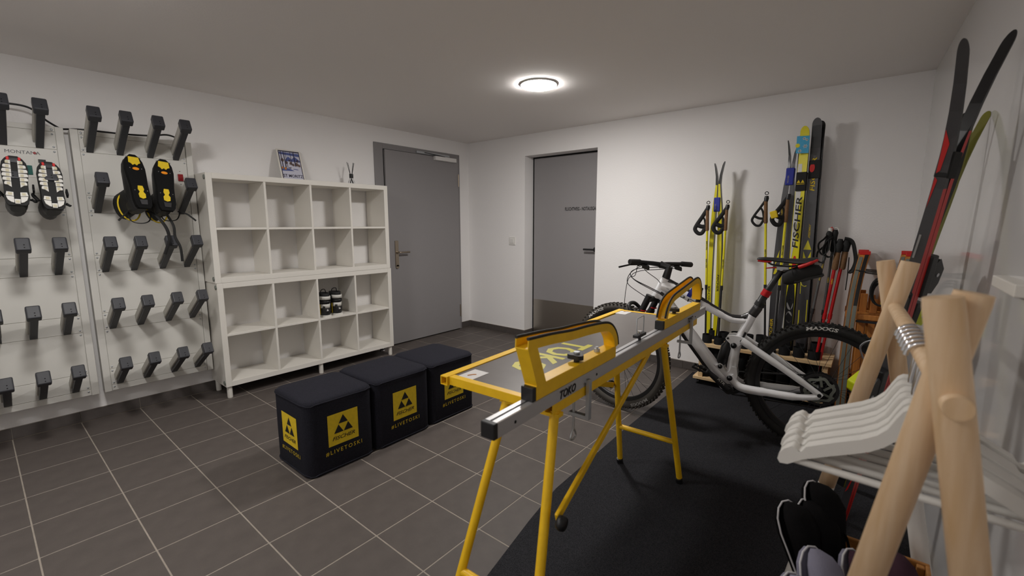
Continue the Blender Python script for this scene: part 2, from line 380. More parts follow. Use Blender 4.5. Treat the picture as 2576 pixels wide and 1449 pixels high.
# ------------------------------------------------------------------ shoe dryers on the left wall
ROWS = (1.730, 1.363, .990, .620, .248)
AD = Vector((.869, 0, .495)); AN = Vector((-.495, 0, .869))        # arm direction (out and up) and its upper side
def dryer(y0, y1, cols, label, right):
    t = thing('shoe_dryer', label, 'shoe dryer', (0, (y0+y1)/2, .19), group=None)
    zb, zt = .193, 1.845
    b = MB(); b.box((.002, y0+.004, zb), (.094, y1-.004, zt-.004)); b.build('housing', M_dry, t)
    for a in (y0, y1-.036):
        b = MB(); b.box((.090, a, zb), (.104, a+.036, zt)); b.build('side_post', M_dry, t, bevel=.002)
    ya, yb = y0+.0375, y1-.0375
    cuts = [zb]
    for z in ROWS[::-1]: cuts += [z-.016, z+.092]
    cuts[-1] = min(cuts[-1], zt-.03)
    cuts.append(zt)
    for lo, hi in zip(cuts[:-1], cuts[1:]):
        b = MB(); b.box((.090, ya, lo+.0012), (.0985, yb, hi-.0012)); b.build('front_panel', M_dry, t, bevel=.0012, seg=1)
    b = MB()
    for z in cuts[1:-1]:
        for yy in (ya+.012, yb-.012):
            for dz in (-.014, .014): b.lathe([(.0055, 0), (.005, .0025), (.001, .003)], (.098, yy, z+dz), (1, 0, 0), 10)
    for yy in (ya+.012, yb-.012): b.lathe([(.0055, 0), (.005, .0025), (.001, .003)], (.098, yy, zt-.02), (1, 0, 0), 10)
    b.build('screws', M_zinc, t, kind='stuff')
    for r, z in enumerate(ROWS):
        for yc in cols:
            o = Vector((.098, yc, z))
            b = MB(); b.obox(o+AD*.152-AN*.004, (.160, .0165, .010), (AD, (0,1,0), AN)); arm = b.build('drying_arm', M_charcoal, t, bevel=.002)
            b = MB(); b.obox(o+AD*.172+AN*.029+V(0, -.003, 0), (.150, .0225, .022), (AD, (0,1,0), AN)); b.build('air_duct', M_dryduct, arm, bevel=.004)
            b = MB(); b.obox(o+AD*.318+AN*.019, (.024, .029, .038), (AD, (0,1,0), AN))
            b.build('end_cap', [M_charcoal, M_gap], arm, bevel=.007, seg=3)
            b = MB()
            for k in (-.012, .004): b.lathe([(.0035, 0), (.003, .0008)], o+AD*.3415+AN*(k+.008)+V(0, .004, 0), AD, 8)
            b.build('screw_holes', M_gap, arm, kind='stuff')
    # control field
    zc = 1.600
    yc = (y0+y1)/2+(.06 if not right else .215)
    if not right:
        b = MB(); b.box((.0985, -3.80, 1.545), (.1005, -3.635, 1.665)); b.build('control_panel', M_dry, t, bevel=.001)
        b = MB(); b.box((.1005, -3.735, 1.585), (.103, -3.695, 1.632)); b.build('display', M_lcd, t)
        b = MB(); b.box((.1005, -3.735, 1.560), (.104, -3.698, 1.580)); b.build('blue_key', M_bluebtn, t)
        b = MB(); b.box((.1005, -3.683, 1.560), (.106, -3.648, 1.612)); b.build('green_switch', M_green, t, bevel=.002)
        b = MB(); b.text('MONTANA', (.0992, -3.745, 1.675), (0, 1, 0), (0, 0, 1), .026, sx=1.05); b.build('lettering', M_darkmetal, t)
        b = MB(); b.lathe([(.007, 0), (.006, .0012)], (.0988, -3.630, 1.684), (1, 0, 0), 14); b.build('emblem', M_redbtn, t)
        b = MB(); b.box((.0985, -3.62, 1.632), (.108, -3.59, 1.650)); b.build('latch', M_black, t)
    else:
        b = MB(); b.box((.0985, -3.06, 1.520), (.1002, -2.965, 1.672)); b.build('control_panel', M_dry, t, bevel=.001)
        b = MB(); b.box((.1002, -3.02, 1.56), (.1025, -2.985, 1.64)); b.build('display', M_lcd, t)
        b = MB(); b.box((.0985, -2.955, 1.575), (.108, -2.925, 1.622)); b.build('red_switch', M_redbtn, t, bevel=.002)
        b = MB(); b.box((.0985, -2.944, 1.640), (.0995, -2.936, 1.643)); b.box((.0985, -2.944, 1.553), (.0995, -2.936, 1.556)); b.build('lettering', M_darkmetal, t)
        b = MB(); b.lathe([(.005, 0), (.004, .0012)], (.0988, -3.010, 1.690), (1, 0, 0), 14); b.build('emblem', M_redbtn, t)
    # cable along the top
    if right: pts = [(.06, -3.50, 1.842), (.085, -3.40, 1.850), (.088, -3.22, 1.852), (.088, -3.08, 1.862), (.09, -2.99, 1.880), (.094, -2.93, 1.860), (.10, -2.905, 1.81)]
    else: pts = [(.05, -3.95, 1.90), (.08, -3.80, 1.93), (.085, -3.70, 1.945), (.085, -3.62, 1.935), (.07, -3.56, 1.88), (.05, -3.50, 1.842)]
    b = MB(); b.tube(smooth_path(pts), .0055, 8); b.build('power_cable', M_black, t)
    return t
dryer(-4.118, -3.498, (-4.03, -3.888, -3.747, -3.605), 'white wall shoe dryer at the left edge, carrying the pale soled skate shoes', False)
dryer(-3.472, -2.858, (-3.392, -3.250, -3.096, -2.955), 'white wall shoe dryer beside the shelves, carrying the black and yellow boots', True)

# ------------------------------------------------------------------ boots
def boot_sections(L, wmax, hh):
    # (x, half width, top height) from heel to toe
    return [(0, .30*wmax, .62*hh), (.04*L, .40*wmax, .70*hh), (.15*L, .46*wmax, .72*hh), (.30*L, .44*wmax, .70*hh), (.45*L, .44*wmax, .60*hh), (.60*L, .48*wmax, .50*hh),
            (.75*L, .50*wmax, .42*hh), (.88*L, .44*wmax, .36*hh), (.96*L, .32*wmax, .30*hh), (1.0*L, .15*wmax, .22*hh)]
def boot_upper(L, wmax, hh, z0=.0, n=18):
    b = MB(); R = []
    for x, w_, h_ in boot_sections(L, wmax, hh):
        ring = []
        for k in range(n):
            a = 2*PI*k/n; ca, sa = math.cos(a), math.sin(a)
            yy = w_*math.copysign(abs(ca)**.7, ca); zz = z0+h_*(.5+.5*math.copysign(abs(sa)**.8, sa))
            ring.append((x-.5*L, yy, zz))
        R.append(ring)
    b.rings(R); return b
def outsole(b, L, wmax, z0, z1, mi=0):
    secs = boot_sections(L, wmax*1.06, .1)
    left = [(x-.5*L+(-.004 if x == 0 else .004 if x == L else 0), w_) for x, w_, _ in secs]
    poly = left+[(x, -w_) for x, w_ in left[::-1]]
    return b.prism(poly, (0,0,0), (1,0,0), (0,1,0), z0, z1, mi)
def shaft(b, L, wmax, z0, z1, xo=0, n=18, flare=1.0):
    R = []
    for i in range(6):
        u = i/5; cx = -.5*L+.26*L+xo*u; rx = (.25-.02*u)*L*(1+(flare-1)*u); ry = .45*wmax*(1-.06*math.sin(PI*u))*(1+(flare-1)*u)
        R.append([(cx+rx*math.cos(2*PI*k/n), ry*math.sin(2*PI*k/n), z0+(z1-z0)*u) for k in range(n)])
    # open collar
    top = R[-1]; cx = sum(p[0] for p in top)/n
    inner = [((p[0]-cx)*.82+cx, p[1]*.82, p[2]) for p in top]; deep = [((p[0]-cx)*.74+cx, p[1]*.74, p[2]-.05) for p in top]
    return b.rings(R+[inner, deep])
def place(objs_root, origin, xdir, zdir):
    x = Vector(xdir).normalized(); z = Vector(zdir).normalized(); y = z.cross(x).normalized(); z = x.cross(y)
    m = Matrix((x, y, z)).transposed().to_4x4(); m.translation = Vector(origin); objs_root.matrix_world = m; return objs_root
# skate boots with pale lugged soles: the sole turned to the room, toe up
def skate_boot(label):
    t = thing('skate_shoe', label, 'shoe', group=None, local=True)
    L, Wd = .268, .094
    b = boot_upper(L, Wd*.96, .15, .016); shaft(b, L, Wd*.95, .07, .19); b.build('upper', M_leather, t)
    b = MB(); outsole(b, L, Wd, 0, .016); b.build('outsole', M_softblack, t, bevel=.003)
    for side in (1, -1):
        for k in range(6):
            x = .098-.024*k; w1 = (.031, .041, .0455, .046, .0445, .040)[k]; ya = .0125+.003*(k > 3)
            b = MB(); sl = .010 if k == 5 else 0
            b.prism([(x+.0105, ya*side), (x+.0105, (w1-.004)*side), (x+.004, w1*side), (x-.006, w1*side), (x-.0085, (w1-.012)*side), (x-.0105-sl, ya*side)], (0,0,0), (1,0,0), (0,1,0), -.008, .001); b.build('tread_lug', M_lug, t, bevel=.0012, seg=1)
            b = MB(); b.box((x-.008, min(.019*side, .031*side), -.0088), (x+.007, max(.019*side, .031*side), -.0078)); b.build('tread_pad', M_lugdark, t)
    for side in (1, -1):
        b = MB(); b.prism([(-.070, .012*side), (-.068, .036*side), (-.088, .040*side), (-.092, .012*side)], (0,0,0), (1,0,0), (0,1,0), -.008, .001); b.build('heel_lug', M_lug, t, bevel=.002)
        b = MB(); b.prism([(-.095, .012*side), (-.092, .039*side), (-.112, .034*side), (-.124, .022*side), (-.128, .012*side)], (0,0,0), (1,0,0), (0,1,0), -.008, .001); b.build('heel_lug', M_lug, t, bevel=.002)
    b = MB(); b.prism([(-.108, -.011), (-.108, .011), (-.133, .009), (-.133, -.009)], (0,0,0), (1,0,0), (0,1,0), -.008, .001); b.build('heel_lug', M_lug, t, bevel=.002)
    for yy in (-.024, .024, 0):
        b = MB(); x0 = -.080 if yy else -.122; b.box((x0-.007, yy-.007, -.0092), (x0+.007, yy+.007, -.0078)); b.build('tread_pad', M_lugdark, t)
    b = MB(); b.box((.112, -.026, -.006), (.130, -.0155, .002)); b.build('toe_accent', M_redp, t, bevel=.002)
    b = MB(); b.box((.112, .0155, -.006), (.130, .026, .002)); b.build('toe_accent', M_redp, t, bevel=.002)
    b = MB(); b.box((.100, -.015, -.004), (.124, .015, .002)); b.cyl((.120, -.012, -.004), (.120, .012, -.004), .0022, 8); b.build('binding_bar', M_darkmetal, t)
    b = MB(); b.tube(smooth_path([(-.06, .040, .10), (-.07, .062, .09), (-.09, .072, .06), (-.10, .064, .035), (-.085, .052, .04)]), .006, 8, flat=.4); b.build('strap', M_softblack, t)
    b = MB(); b.tube(smooth_path([(-.05, -.040, .11), (-.02, -.066, .085), (-.05, -.070, .05), (-.075, -.055, .045)]), .006, 8, flat=.4); b.build('strap', M_softblack, t)
    b = MB(); b.obox((-.02, .064, .05), (.022, .004, .014), ((1,0,.4), (0,1,0), (-.4,0,1))); b.build('buckle', M_black, t, bevel=.002)
    return t
TD = Vector((-.36, .01, .933)); SD = Vector((-.933, 0, -.36))
a = skate_boot('black skate shoe with white lugged sole and red toe, left one of the hanging pair')
place(a, (.402, -3.738, 1.505), (-.36, .05, .933), SD)
a2 = dup(a, label='black skate shoe with white lugged sole and red toe, right one by the dryer gap')
place(a2, (.402, -3.608, 1.488), (-.36, .02, .933), (-.933, -.06, -.36))
# black and yellow boots
def climb_boot(label, mirror=1):
    t = thing('ski_boot', label, 'boot', local=True)
    L, Wd = .330, .094
    b = boot_upper(L, Wd*.96, .17, .022); b.build('upper', M_leather, t)
    b = MB(); shaft(b, L, Wd*1.02, .09, .235, xo=.0, flare=1.10); b.build('cuff', M_softblack, t)
    b = MB(); outsole(b, L, Wd, .0, .022); b.build('outsole', M_blackm, t, bevel=.005)
    b = MB(); b.prism([(.152, -.026), (.152, .026), (.116, .030), (.110, .018), (.100, .011), (.108, 0), (.100, -.011), (.110, -.018), (.116, -.030)], (0,0,0), (1,0,0), (0,1,0), -.003, .001); b.build('toe_pad', M_logoy, t, bevel=.001)
    b = MB(); b.prism([(-.030, -.012), (-.030, .012), (-.052, .016), (-.068, .009), (-.082, .018), (-.105, .016), (-.112, 0), (-.105, -.016), (-.082, -.018), (-.068, -.009), (-.052, -.016)], (0,0,0), (1,0,0), (0,1,0), -.003, .001); b.build('heel_pad', M_logoy, t, bevel=.001)
    b = MB(); b.prism([(.078+.009*math.cos(2*PI*k/16), .017*math.sin(2*PI*k/16)) for k in range(16)], (0,0,0), (1,0,0), (0,1,0), -.003, .001); b.build('badge', M_orange, t)
    b = MB()
    for x, y in ((.150, .034), (.150, -.034), (.080, .030), (.080, -.030), (-.06, .032), (-.06, -.032)): b.lathe([(.0042, 0), (.003, .003)], (x, y, .0), (0, 0, -1), 10)
    b.build('rivets', M_chrome, t, kind='stuff')
    b = MB(); b.prism([(-.118, -.020), (-.118, .020), (-.148, .016), (-.148, -.016)], (0,0,0), (1,0,0), (0,1,0), -.004, .001); b.build('heel_plate', M_darkmetal, t, bevel=.002)
    for x, z in ((-.045, .165),):
        b = MB(); b.tube([(x-.06+.075*math.cos(u)*1.18, .055*math.sin(u), z) for u in [2*PI*k/24 for k in range(24)]], .0045, 6, closed=True); b.build('yellow_piping', M_logoy, t)
    return t
b1 = climb_boot('black ski boot with yellow sole pads on the dryer, left one with long strap')
place(b1, (.432, -3.238, 1.535), (-.32, -.035, .945), (-.90, -.25, -.33))
b2 = climb_boot('black ski boot with yellow sole pads on the dryer, right one with yellow trim')
place(b2, (.432, -3.108, 1.522), (-.32, .075, .942), (-.92, -.12, -.33))
def boot_extra(t, pts, r, name, m=M_softblack, flat=.35):
    # straps given in world space, stored in the boot's own space
    inv = t.matrix_world.inverted(); b = MB(); b.tube([inv @ p for p in smooth_path(pts)], r, 8, flat=flat, hint=None); return b.build(name, m, t)
bpy.context.view_layer.update()
boot_extra(b1, [(.36, -3.20, 1.36), (.40, -3.165, 1.33), (.43, -3.130, 1.26), (.43, -3.118, 1.19), (.43, -3.135, 1.13), (.43, -3.150, 1.09)], .010, 'hanging_strap')
boot_extra(b1, [(.34, -3.29, 1.36), (.37, -3.285, 1.30), (.38, -3.24, 1.283), (.37, -3.195, 1.30), (.35, -3.18, 1.36)], .004, 'pull_loop')
boot_extra(b1, [(.35, -3.28, 1.37), (.39, -3.315, 1.335), (.41, -3.35, 1.30)], .005, 'side_strap')
boot_extra(b2, [(.36, -3.11, 1.36), (.41, -3.085, 1.27), (.42, -3.085, 1.20), (.43, -3.065, 1.13), (.43, -3.062, 1.04)], .008, 'hanging_strap')
boot_extra(b2, [(.34, -3.13, 1.36), (.37, -3.12, 1.305), (.38, -3.06, 1.305), (.36, -3.03, 1.35)], .004, 'pull_loop')
boot_extra(b2, [(.36, -3.04, 1.36), (.41, -3.01, 1.345), (.43, -2.985, 1.32), (.43, -2.965, 1.30)], .006, 'side_strap')

# ------------------------------------------------------------------ cube shelves
SX = .306
def shelf_unit(z0, y0, label, legs):
    t = thing('cube_shelf', label, 'shelf', (SX/2, y0+.735, z0-(legs or 0)))
    Wd, Hh, T, d = 1.468, .77, .0385, .016
    x0, x1 = .012, SX
    def part(n, lo, hi, bev=.0015): b = MB(); b.box(lo, hi); return b.build(n, M_white, t, bevel=bev)
    part('bottom_panel', (x0, y0+T, z0), (x1, y0+Wd-T, z0+T)); part('top_panel', (x0, y0+T, z0+Hh-T), (x1, y0+Wd-T, z0+Hh))
    part('side_panel', (x0, y0, z0), (x1, y0+T, z0+Hh)); part('side_panel', (x0, y0+Wd-T, z0), (x1, y0+Wd, z0+Hh))
    cw = (Wd-2*T-3*d)/4; zm = z0+Hh/2
    for i in range(3):
        y = y0+T+cw*(i+1)+d*i; part('divider', (x0, y, z0+T), (x1-.002, y+d, z0+Hh-T))
    for i in range(4):
        y = y0+T+(cw+d)*i; part('shelf_board', (x0, y, zm-d/2), (x1-.003, y+cw, zm+d/2))
    for zz in (z0+.03, z0+Hh-.03):
        b = MB(); b.lathe([(.017, 0), (.016, .005), (.010, .007)], (x1-.022, y0, zz), (0, -1, 0), 16); b.build('corner_cap', M_lcd, t)
    if legs:
        for x, y in ((x1-.03, y0+.028), (x1-.03, y0+Wd*.5), (x1-.03, y0+Wd-.025), (x0+.03, y0+.028), (x0+.03, y0+Wd-.025)):
            b = MB(); b.tube([(x, y, 0), (x, y, .006), (x, y, z0)], [.017, .018, .018], 14); b.build('leg', M_white, t)
    return t
shelf_unit(.0893, -2.845, 'white eight cube shelf unit on short legs, lower of the two stacked units', .0893)
shelf_unit(.8605, -2.852, 'white eight cube shelf unit stacked on top of the lower one', 0)
# boots in the lower unit
def shelf_boot(label):
    t = thing('ski_shoe', label, 'shoe', local=True)
    L, Wd = .255, .088
    b = boot_upper(L, Wd*.98, .155, .014); b.build('upper', M_leather, t)
    b = MB(); shaft(b, L, Wd*.98, .07, .205, xo=-.012, flare=1.06); b.build('cuff', M_softblack, t)
    b = MB(); outsole(b, L, Wd, 0, .015); b.build('outsole', M_lug, t, bevel=.002)
    def band(z0, z1, r, a0, a1, name, m, xo=0):
        b = MB(); n = 12; R = []
        A = []; B = []
        for k in range(n+1):
            a = a0+(a1-a0)*k/n; cx = -.5*L+.26*L+xo
            A.append((cx+r*.262*L*math.cos(a), r*.462*Wd*math.sin(a), z0)); B.append((cx+r*.262*L*math.cos(a), r*.462*Wd*math.sin(a), z1))
        vs = A+B; fs = [(k, k+1, n+2+k, n+1+k) for k in range(n)]; b.add(vs, fs, True); o = b.build(name, m, t)
        s_ = o.modifiers.new('solid', 'SOLIDIFY'); s_.thickness = .004; s_.offset = 1
    band(.150, .180, 1.05, PI*.55, PI*1.45, 'white_collar', M_lug, -.010)
    band(.122, .140, 1.10, PI*.35, PI*1.65, 'ankle_strap', M_black, -.006)
    band(.078, .112, 1.03, PI*.62, PI*1.38, 'heel_panel', M_lug, -.002)
    band(.020, .074, 1.015, PI*.60, PI*1.40, 'heel_counter', M_black)
    for s in (.58, 1.37): band(.020, .110, 1.045, PI*s, PI*(s+.035), 'yellow_piping', M_logoy)
    b = MB()
    b.flat([(-.010, 0), (.010, 0), (0, .018)], (-.5*L-.007, .004, .052), (0, -1, 0), (0, 0, 1)); b.build('emblem', M_whiteink, t)
    b = MB(); b.tube(smooth_path([(-.075, -.018, .200), (-.085, -.005, .235), (-.06, .012, .23), (-.05, .02, .20)]), .0035, 8); b.build('pull_loop', M_black, t)
    return t
s1 = shelf_boot('black and white ski shoe on the lower shelf, left of the pair with white emblem')
place(s1, (.153, -2.022, .4826), (-1, 0, 0), (0, 0, 1))
s2 = dup(s1, label='black and white ski shoe on the lower shelf, right of the pair and turned slightly')
place(s2, (.143, -1.925, .4826), (-1, -.16, 0), (0, 0, 1))

# ------------------------------------------------------------------ poster card and diffuser on the shelf
PZ = 1.6305
t = thing('framed_poster', 'small framed winter poster reading ST MORITZ leaning on the wall atop the shelf', 'poster', (.10, -2.15, PZ))
pb = Vector((.135, -2.165, PZ)); pu = Vector((-.105, .012, .262)).normalized(); pw = Vector((0.0, 1, .0)).normalized(); pn = pw.cross(pu).normalized()
b = MB(); b.prism([(-.097, 0), (.097, 0), (.097, .28), (-.097, .28)], pb, pw, pu, -.008, .0); b.build('frame', M_white, t, bevel=.0015)
b = MB(); b.flat([(-.086, .012), (.086, .012), (.086, .268), (-.086, .268)], pb+pn*.0006, pw, pu); b.build('border', M_pnavy, t)
b = MB(); q = pb+pn*.0010
def pl(poly, mi, k=0): b.flat([((x-.5)*.160, .058+y*.205) for x, y in poly], q+pn*(.0003*k), pw, pu, mi)
pl([(0,0),(1,0),(1,1),(0,1)], 0); pl([(0,.86),(1,.80),(1,.93),(0,.95)], 1, 1); pl([(0,.98),(1,.97),(1,1),(0,1)], 2, 1)
pl([(.25,.62),(.42,.78),(.58,.66),(.75,.8),(1,.62),(1,.56),(.25,.56)], 1, 1)
pl([(0,.13),(.62,.15),(.40,.24),(.12,.27),(0,.22)], 1, 1); pl([(.55,.22),(.85,.20),(.80,.235),(.60,.245)], 1, 1)
for x, w_, y0 in ((.06, .045, .26), (.20, .05, .26), (.30, .025, .28), (.54, .03, .40), (.70, .055, .36)): pl([(x,y0),(x+w_,y0),(x+w_*.8,1),(x+w_*.1,1)], 2, 2)
for x, y, s_ in ((.10,.60,.13),(.28,.50,.12),(.50,.48,.12),(.62,.42,.10),(.80,.45,.14),(.92,.40,.10),(.86,.60,.10),(.45,.60,.08)):
    pl([(x-s_*.6,y-s_*.4),(x+s_*.3,y-s_*.6),(x+s_*.7,y+s_*.1),(x+s_*.1,y+s_*.7),(x-s_*.5,y+s_*.3)], 3, 1)
pl([(.34,.27),(.47,.25),(.49,.31),(.44,.29),(.36,.30)], 2, 3); pl([(.12,.19),(.22,.18),(.24,.28),(.14,.29)], 4, 3); pl([(0,.22),(.07,.22),(.06,.30),(0,.30)], 4, 3)
b.build('winter_scene', [M_snow, M_pblue, M_pnavy, M_pbrown, M_porange], t)
b = MB(); b.flat([(-.080, .017), (.080, .017), (.080, .060), (-.080, .060)], pb+pn*.0018, pw, pu); b.build('title_strip', M_snow, t)
b = MB(); b.text('ST MORITZ', pb+pn*.0024+pu*.030, pw, pu, .036, align='C', sx=.88, bold=.02); b.build('lettering', M_pnavy, t)
t = thing('reed_diffuser', 'small glass scent bottle with black collar and black reeds on the shelf', 'diffuser', (.13, -1.642, PZ))
b = MB(); b.lathe([(.026, .001), (.030, .004), (.029, .03), (.014, .062), (.014, .072)], (.13, -1.642, PZ), n=24); b.build('glass_bottle', M_glass, t)
b = MB(); b.lathe([(.0165, .062), (.0175, .064), (.0175, .098), (.0165, .1), (.006, .1)], (.13, -1.642, PZ), n=20); b.build('collar', M_black, t)
for dx, dy, h in ((.010, -.045, .20), (.0, -.028, .195), (.004, .022, .20), (-.006, .030, .20), (.012, .026, .196)):
    b = MB(); b.cyl((.13-dx*.35, -1.642-dy*.32, PZ+.01), (.13+dx, -1.642+dy, PZ+h), .0021, 6); b.build('reed', M_softblack, t)

# ------------------------------------------------------------------ seat cubes
CN = Vector((0, -1, 0))
def cube(x0, y0, sx, sy, h, label, rot, first):
    t = thing('seat_cube', label, 'stool', (x0+sx/2, y0+sy/2, 0), rot, 'black seat cubes in a row', local=True)
    b = MB(); n = 7; hx, hy = sx/2, sy/2
    R = []
    prof = [(0, .985), (.012, 1.0), (h*.5, 1.004), (h-.035, 1.0), (h-.018, 1.004), (h-.012, .992), (h-.004, .955), (h, .90), (h+.006, .6), (h+.008, .2)]
    rc = .05
    for z, s_ in prof:
        ring = []
        for cx, cy, a0 in ((hx-rc, hy-rc, 0), (-hx+rc, hy-rc, PI/2), (-hx+rc, -hy+rc, PI), (hx-rc, -hy+rc, 1.5*PI)):
            for k in range(5):
                a = a0+PI/2*k/4; ring.append(((cx+rc*math.cos(a))*s_, (cy+rc*math.sin(a))*s_, z))
        R.append(ring)
    b.rings(R); b.build('fabric_cover', M_fabric, t)
    # hem seams
    for z in (h-.020, .010):
        pts = [(p[0]*1.004, p[1]*1.004, z+.004*math.sin(i*1.7)) for i, p in enumerate(R[2])]
        b = MB(); b.tube(pts, .0035, 6, closed=True); b.build('seam_piping', M_fabric, t)
    def logo(o, ax):
        o = Vector(o); ax = Vector(ax); up = V(0, 0, 1); nn = ax.cross(up); s = .085
        b = MB(); b.flat([(-s, -s), (s, -s), (s, s), (-s, s)], o+nn*.0016, ax, up); lg = b.build('logo_patch', M_logoy, t)
        b = MB()
        def tri(x, y, w_, h_): b.flat([(x-w_/2, y), (x+w_/2, y), (x, y+h_)], o+nn*.0024, ax, up)
        tri(-.027, -.022, .052, .044); tri(.027, -.022, .052, .044); tri(0, .026, .052, .044)
        b.text('FISCHER', o+nn*.0024+up*-.058, ax, up, .028, shear=.35, align='C', fit=.128, bold=.012); b.build('logo_print', M_ink, lg)
        b = MB(); b.text('#LIVETOSKI', o+nn*.0018+up*-.128, ax, up, .031, align='C', space=1.35, fit=.205, bold=.004); b.build('slogan', M_logoy, t)
    zc = h*.552
    logo((hx*1.004, .002, zc), (0, 1, 0)); logo((.0, -hy*1.004, zc-.008), (1, 0, 0))
    return t
cube(1.428, -2.972, .384, .378, .402, 'black fabric seat cube with yellow logo, nearest and leftmost of the row', -.012, 1)
cube(1.420, -2.588, .392, .398, .406, 'black fabric seat cube with yellow logo, middle of the row of three', .008, 1)
cube(1.402, -2.182, .398, .404, .400, 'black fabric seat cube farthest along the row, partly behind the yellow bench', .006, 1)
# ------------------------------------------------------------------ ski waxing bench
BD = Vector((-.035, 1, 0)).normalized(); BC = Vector((-BD.y, BD.x, 0)); BO = Vector((3.25, -3, 0))   # along, across (to the left), origin on the right face
def bp(t, c, z): return BO+BD*t+BC*c+V(0, 0, z)
UP = V(0, 0, 1)
bench = thing('waxing_bench', 'yellow steel ski waxing bench with grey board, standing half on the carpet', 'workbench', bp(.75, .2, 0))
def bpart(name, m, fn, parent=None, bevel=0): b = MB(); fn(b); return b.build(name, m, parent or bench, bevel=bevel)
def hollow(b, p, q, s, wall=.003):
    # open square tube
    p, q = Vector(p), Vector(q); x, y, z = frame(q-p, UP); h = s/2; i = h-wall
    R = []
    for k, e in ((i, 0), (h, 0), (h, 1), (i, 1)):
        c0 = p if e == 0 else q
        R.append([c0+x*k+y*k, c0-x*k+y*k, c0-x*k-y*k, c0+x*k-y*k])
    b.rings(R, False, False, True)
TZ = .765
bpart('left_rail', M_yellow, lambda b: hollow(b, bp(.035, .418, TZ), bp(1.50, .432, TZ), .030))
bpart('right_rail', M_yellow, lambda b: hollow(b, bp(.05, .015, TZ), bp(1.49, .015, TZ), .030))
bpart('end_rail', M_yellow, lambda b: b.bar(bp(.062, .030, TZ), bp(.058, .403, TZ), .026, .028, UP), bevel=.001)
bpart('end_rail', M_yellow, lambda b: b.bar(bp(1.477, .030, TZ), bp(1.478, .417, TZ), .026, .028, UP), bevel=.001)
brd = bpart('work_board', M_board, lambda b: b.obox(bp(.77, .2165, .771), (.1865, .698, .006), (BC, BD, UP)))
def flatprint(name, m, fn): b = MB(); fn(b); return b.build(name, m, brd)
flatprint('lettering', M_toko, lambda b: b.text('TOKO', bp(.685, .318, .7775), -BD, -BC, .165, fit=.44, bold=.03))
for t0, c0 in ((.10, .355), (1.45, .385)):
    flatprint('label_sticker', M_sticker, lambda b: b.obox(bp(t0+(.01 if t0 < 1 else -.035), c0, .7775), (.032, .046, .0004), (BC, BD, UP)))
    flatprint('sticker_print', M_porange, lambda b: b.tube([bp(t0-.008, c0+.008, .7783), bp(t0+.01, c0-.002, .7783), bp(t0+.016, c0-.010, .7783)], .002, 5))
# legs (A frames leaning outwards)
def leg_frame(t0, sg, ctop, cbot, tb, bar_z):
    for ct, cb in zip(ctop, cbot):
        o = bpart('leg', M_yellow, lambda b: b.cyl(bp(tb, cb, .02), bp(t0, ct, .752), .0140, 16))
        bpart('foot_cap', M_black, lambda b: b.cyl(bp(tb, cb, CARP if cb < .2 or sg > 0 else 0), bp(tb+(t0-tb)*.045, cb+(ct-cb)*.045, .034), .0165, 16), o)
    u = (bar_z-.02)/(.752-.02)
    a = bp(tb+(t0-tb)*u, cbot[0]+(ctop[0]-cbot[0])*u, bar_z); e = bp(tb+(t0-tb)*u, cbot[1]+(ctop[1]-cbot[1])*u, bar_z)
    bpart('cross_bar', M_yellow, lambda b: b.cyl(a, e, .0125, 14))
    bpart('leg_socket', M_yellow, lambda b: b.bar(bp(t0, ctop[0]-.02, .745), bp(t0, ctop[1]+.02, .745), .03, .012, UP), bevel=.001)
leg_frame(.075, -1, (.010, .180), (-.055, .262), -.145, .235)
leg_frame(.975, 1, (.004, .232), (-.042, .272), 1.180, .24)
def brace(name_t, p, q, kn):
    o = bpart('brace', M_yellow, lambda b: b.bar(p, q, .026, .012, BC), bevel=.004)
    bpart('star_knob', M_black, lambda b: b.lathe([(.004, -.012), (.018, -.010), (.021, 0), (.018, .010), (.006, .012)], kn, BC, 14), o)
brace('a', bp(-.005, -.050, .49), bp(.83, .012, .755), bp(-.008, -.068, .485))
brace('b', bp(1.035, .262, .487), bp(.25, .25, .752), bp(1.040, .275, .487))
# aluminium profile
prof = thing('ski_profile', 'long aluminium ski rail clamped along the right edge of the yellow bench', 'rail', bp(.7, .02, .78))
def ppart(name, m, fn, bevel=0, parent=None): b = MB(); fn(b); return b.build(name, m, parent or prof, bevel=bevel)
def alu(b):
    sec = [(0, .7805), (0, .8185), (.003, .8200), (.0165, .8200), (.0165, .812), (.0235, .812), (.0235, .8200), (.037, .8200), (.040, .8185), (.040, .7805)]
    R = [[bp(t, c, z) for c, z in sec] for t in (-.195, 1.655)]
    b.rings(R, True, False)
ppart('profile_bar', M_alu, alu)
ppart('groove_lining', M_darkmetal, lambda b: b.obox(bp(.73, .02, .8125), (.0034, .924, .0006), (BC, BD, UP)))
ppart('end_cap', M_black, lambda b: b.obox(bp(-.201, .02, .800), (.0205, .008, .0200), (BC, BD, UP)), .002)
for tt in (-.125, .235+.08, 1.45):
    ppart('bolt_hole', M_gap, lambda b: b.lathe([(.0045, 0), (.004, .0006)], bp(tt, -.0004, .797), -BC, 10))
for tt, zz in ((.085, .786), (1.315, .787)):
    ppart('lettering', M_ink, lambda b: b.text('TOKO', bp(tt, -.0012, zz), BD, UP, .034, shear=.25, sx=.95, bold=.03))
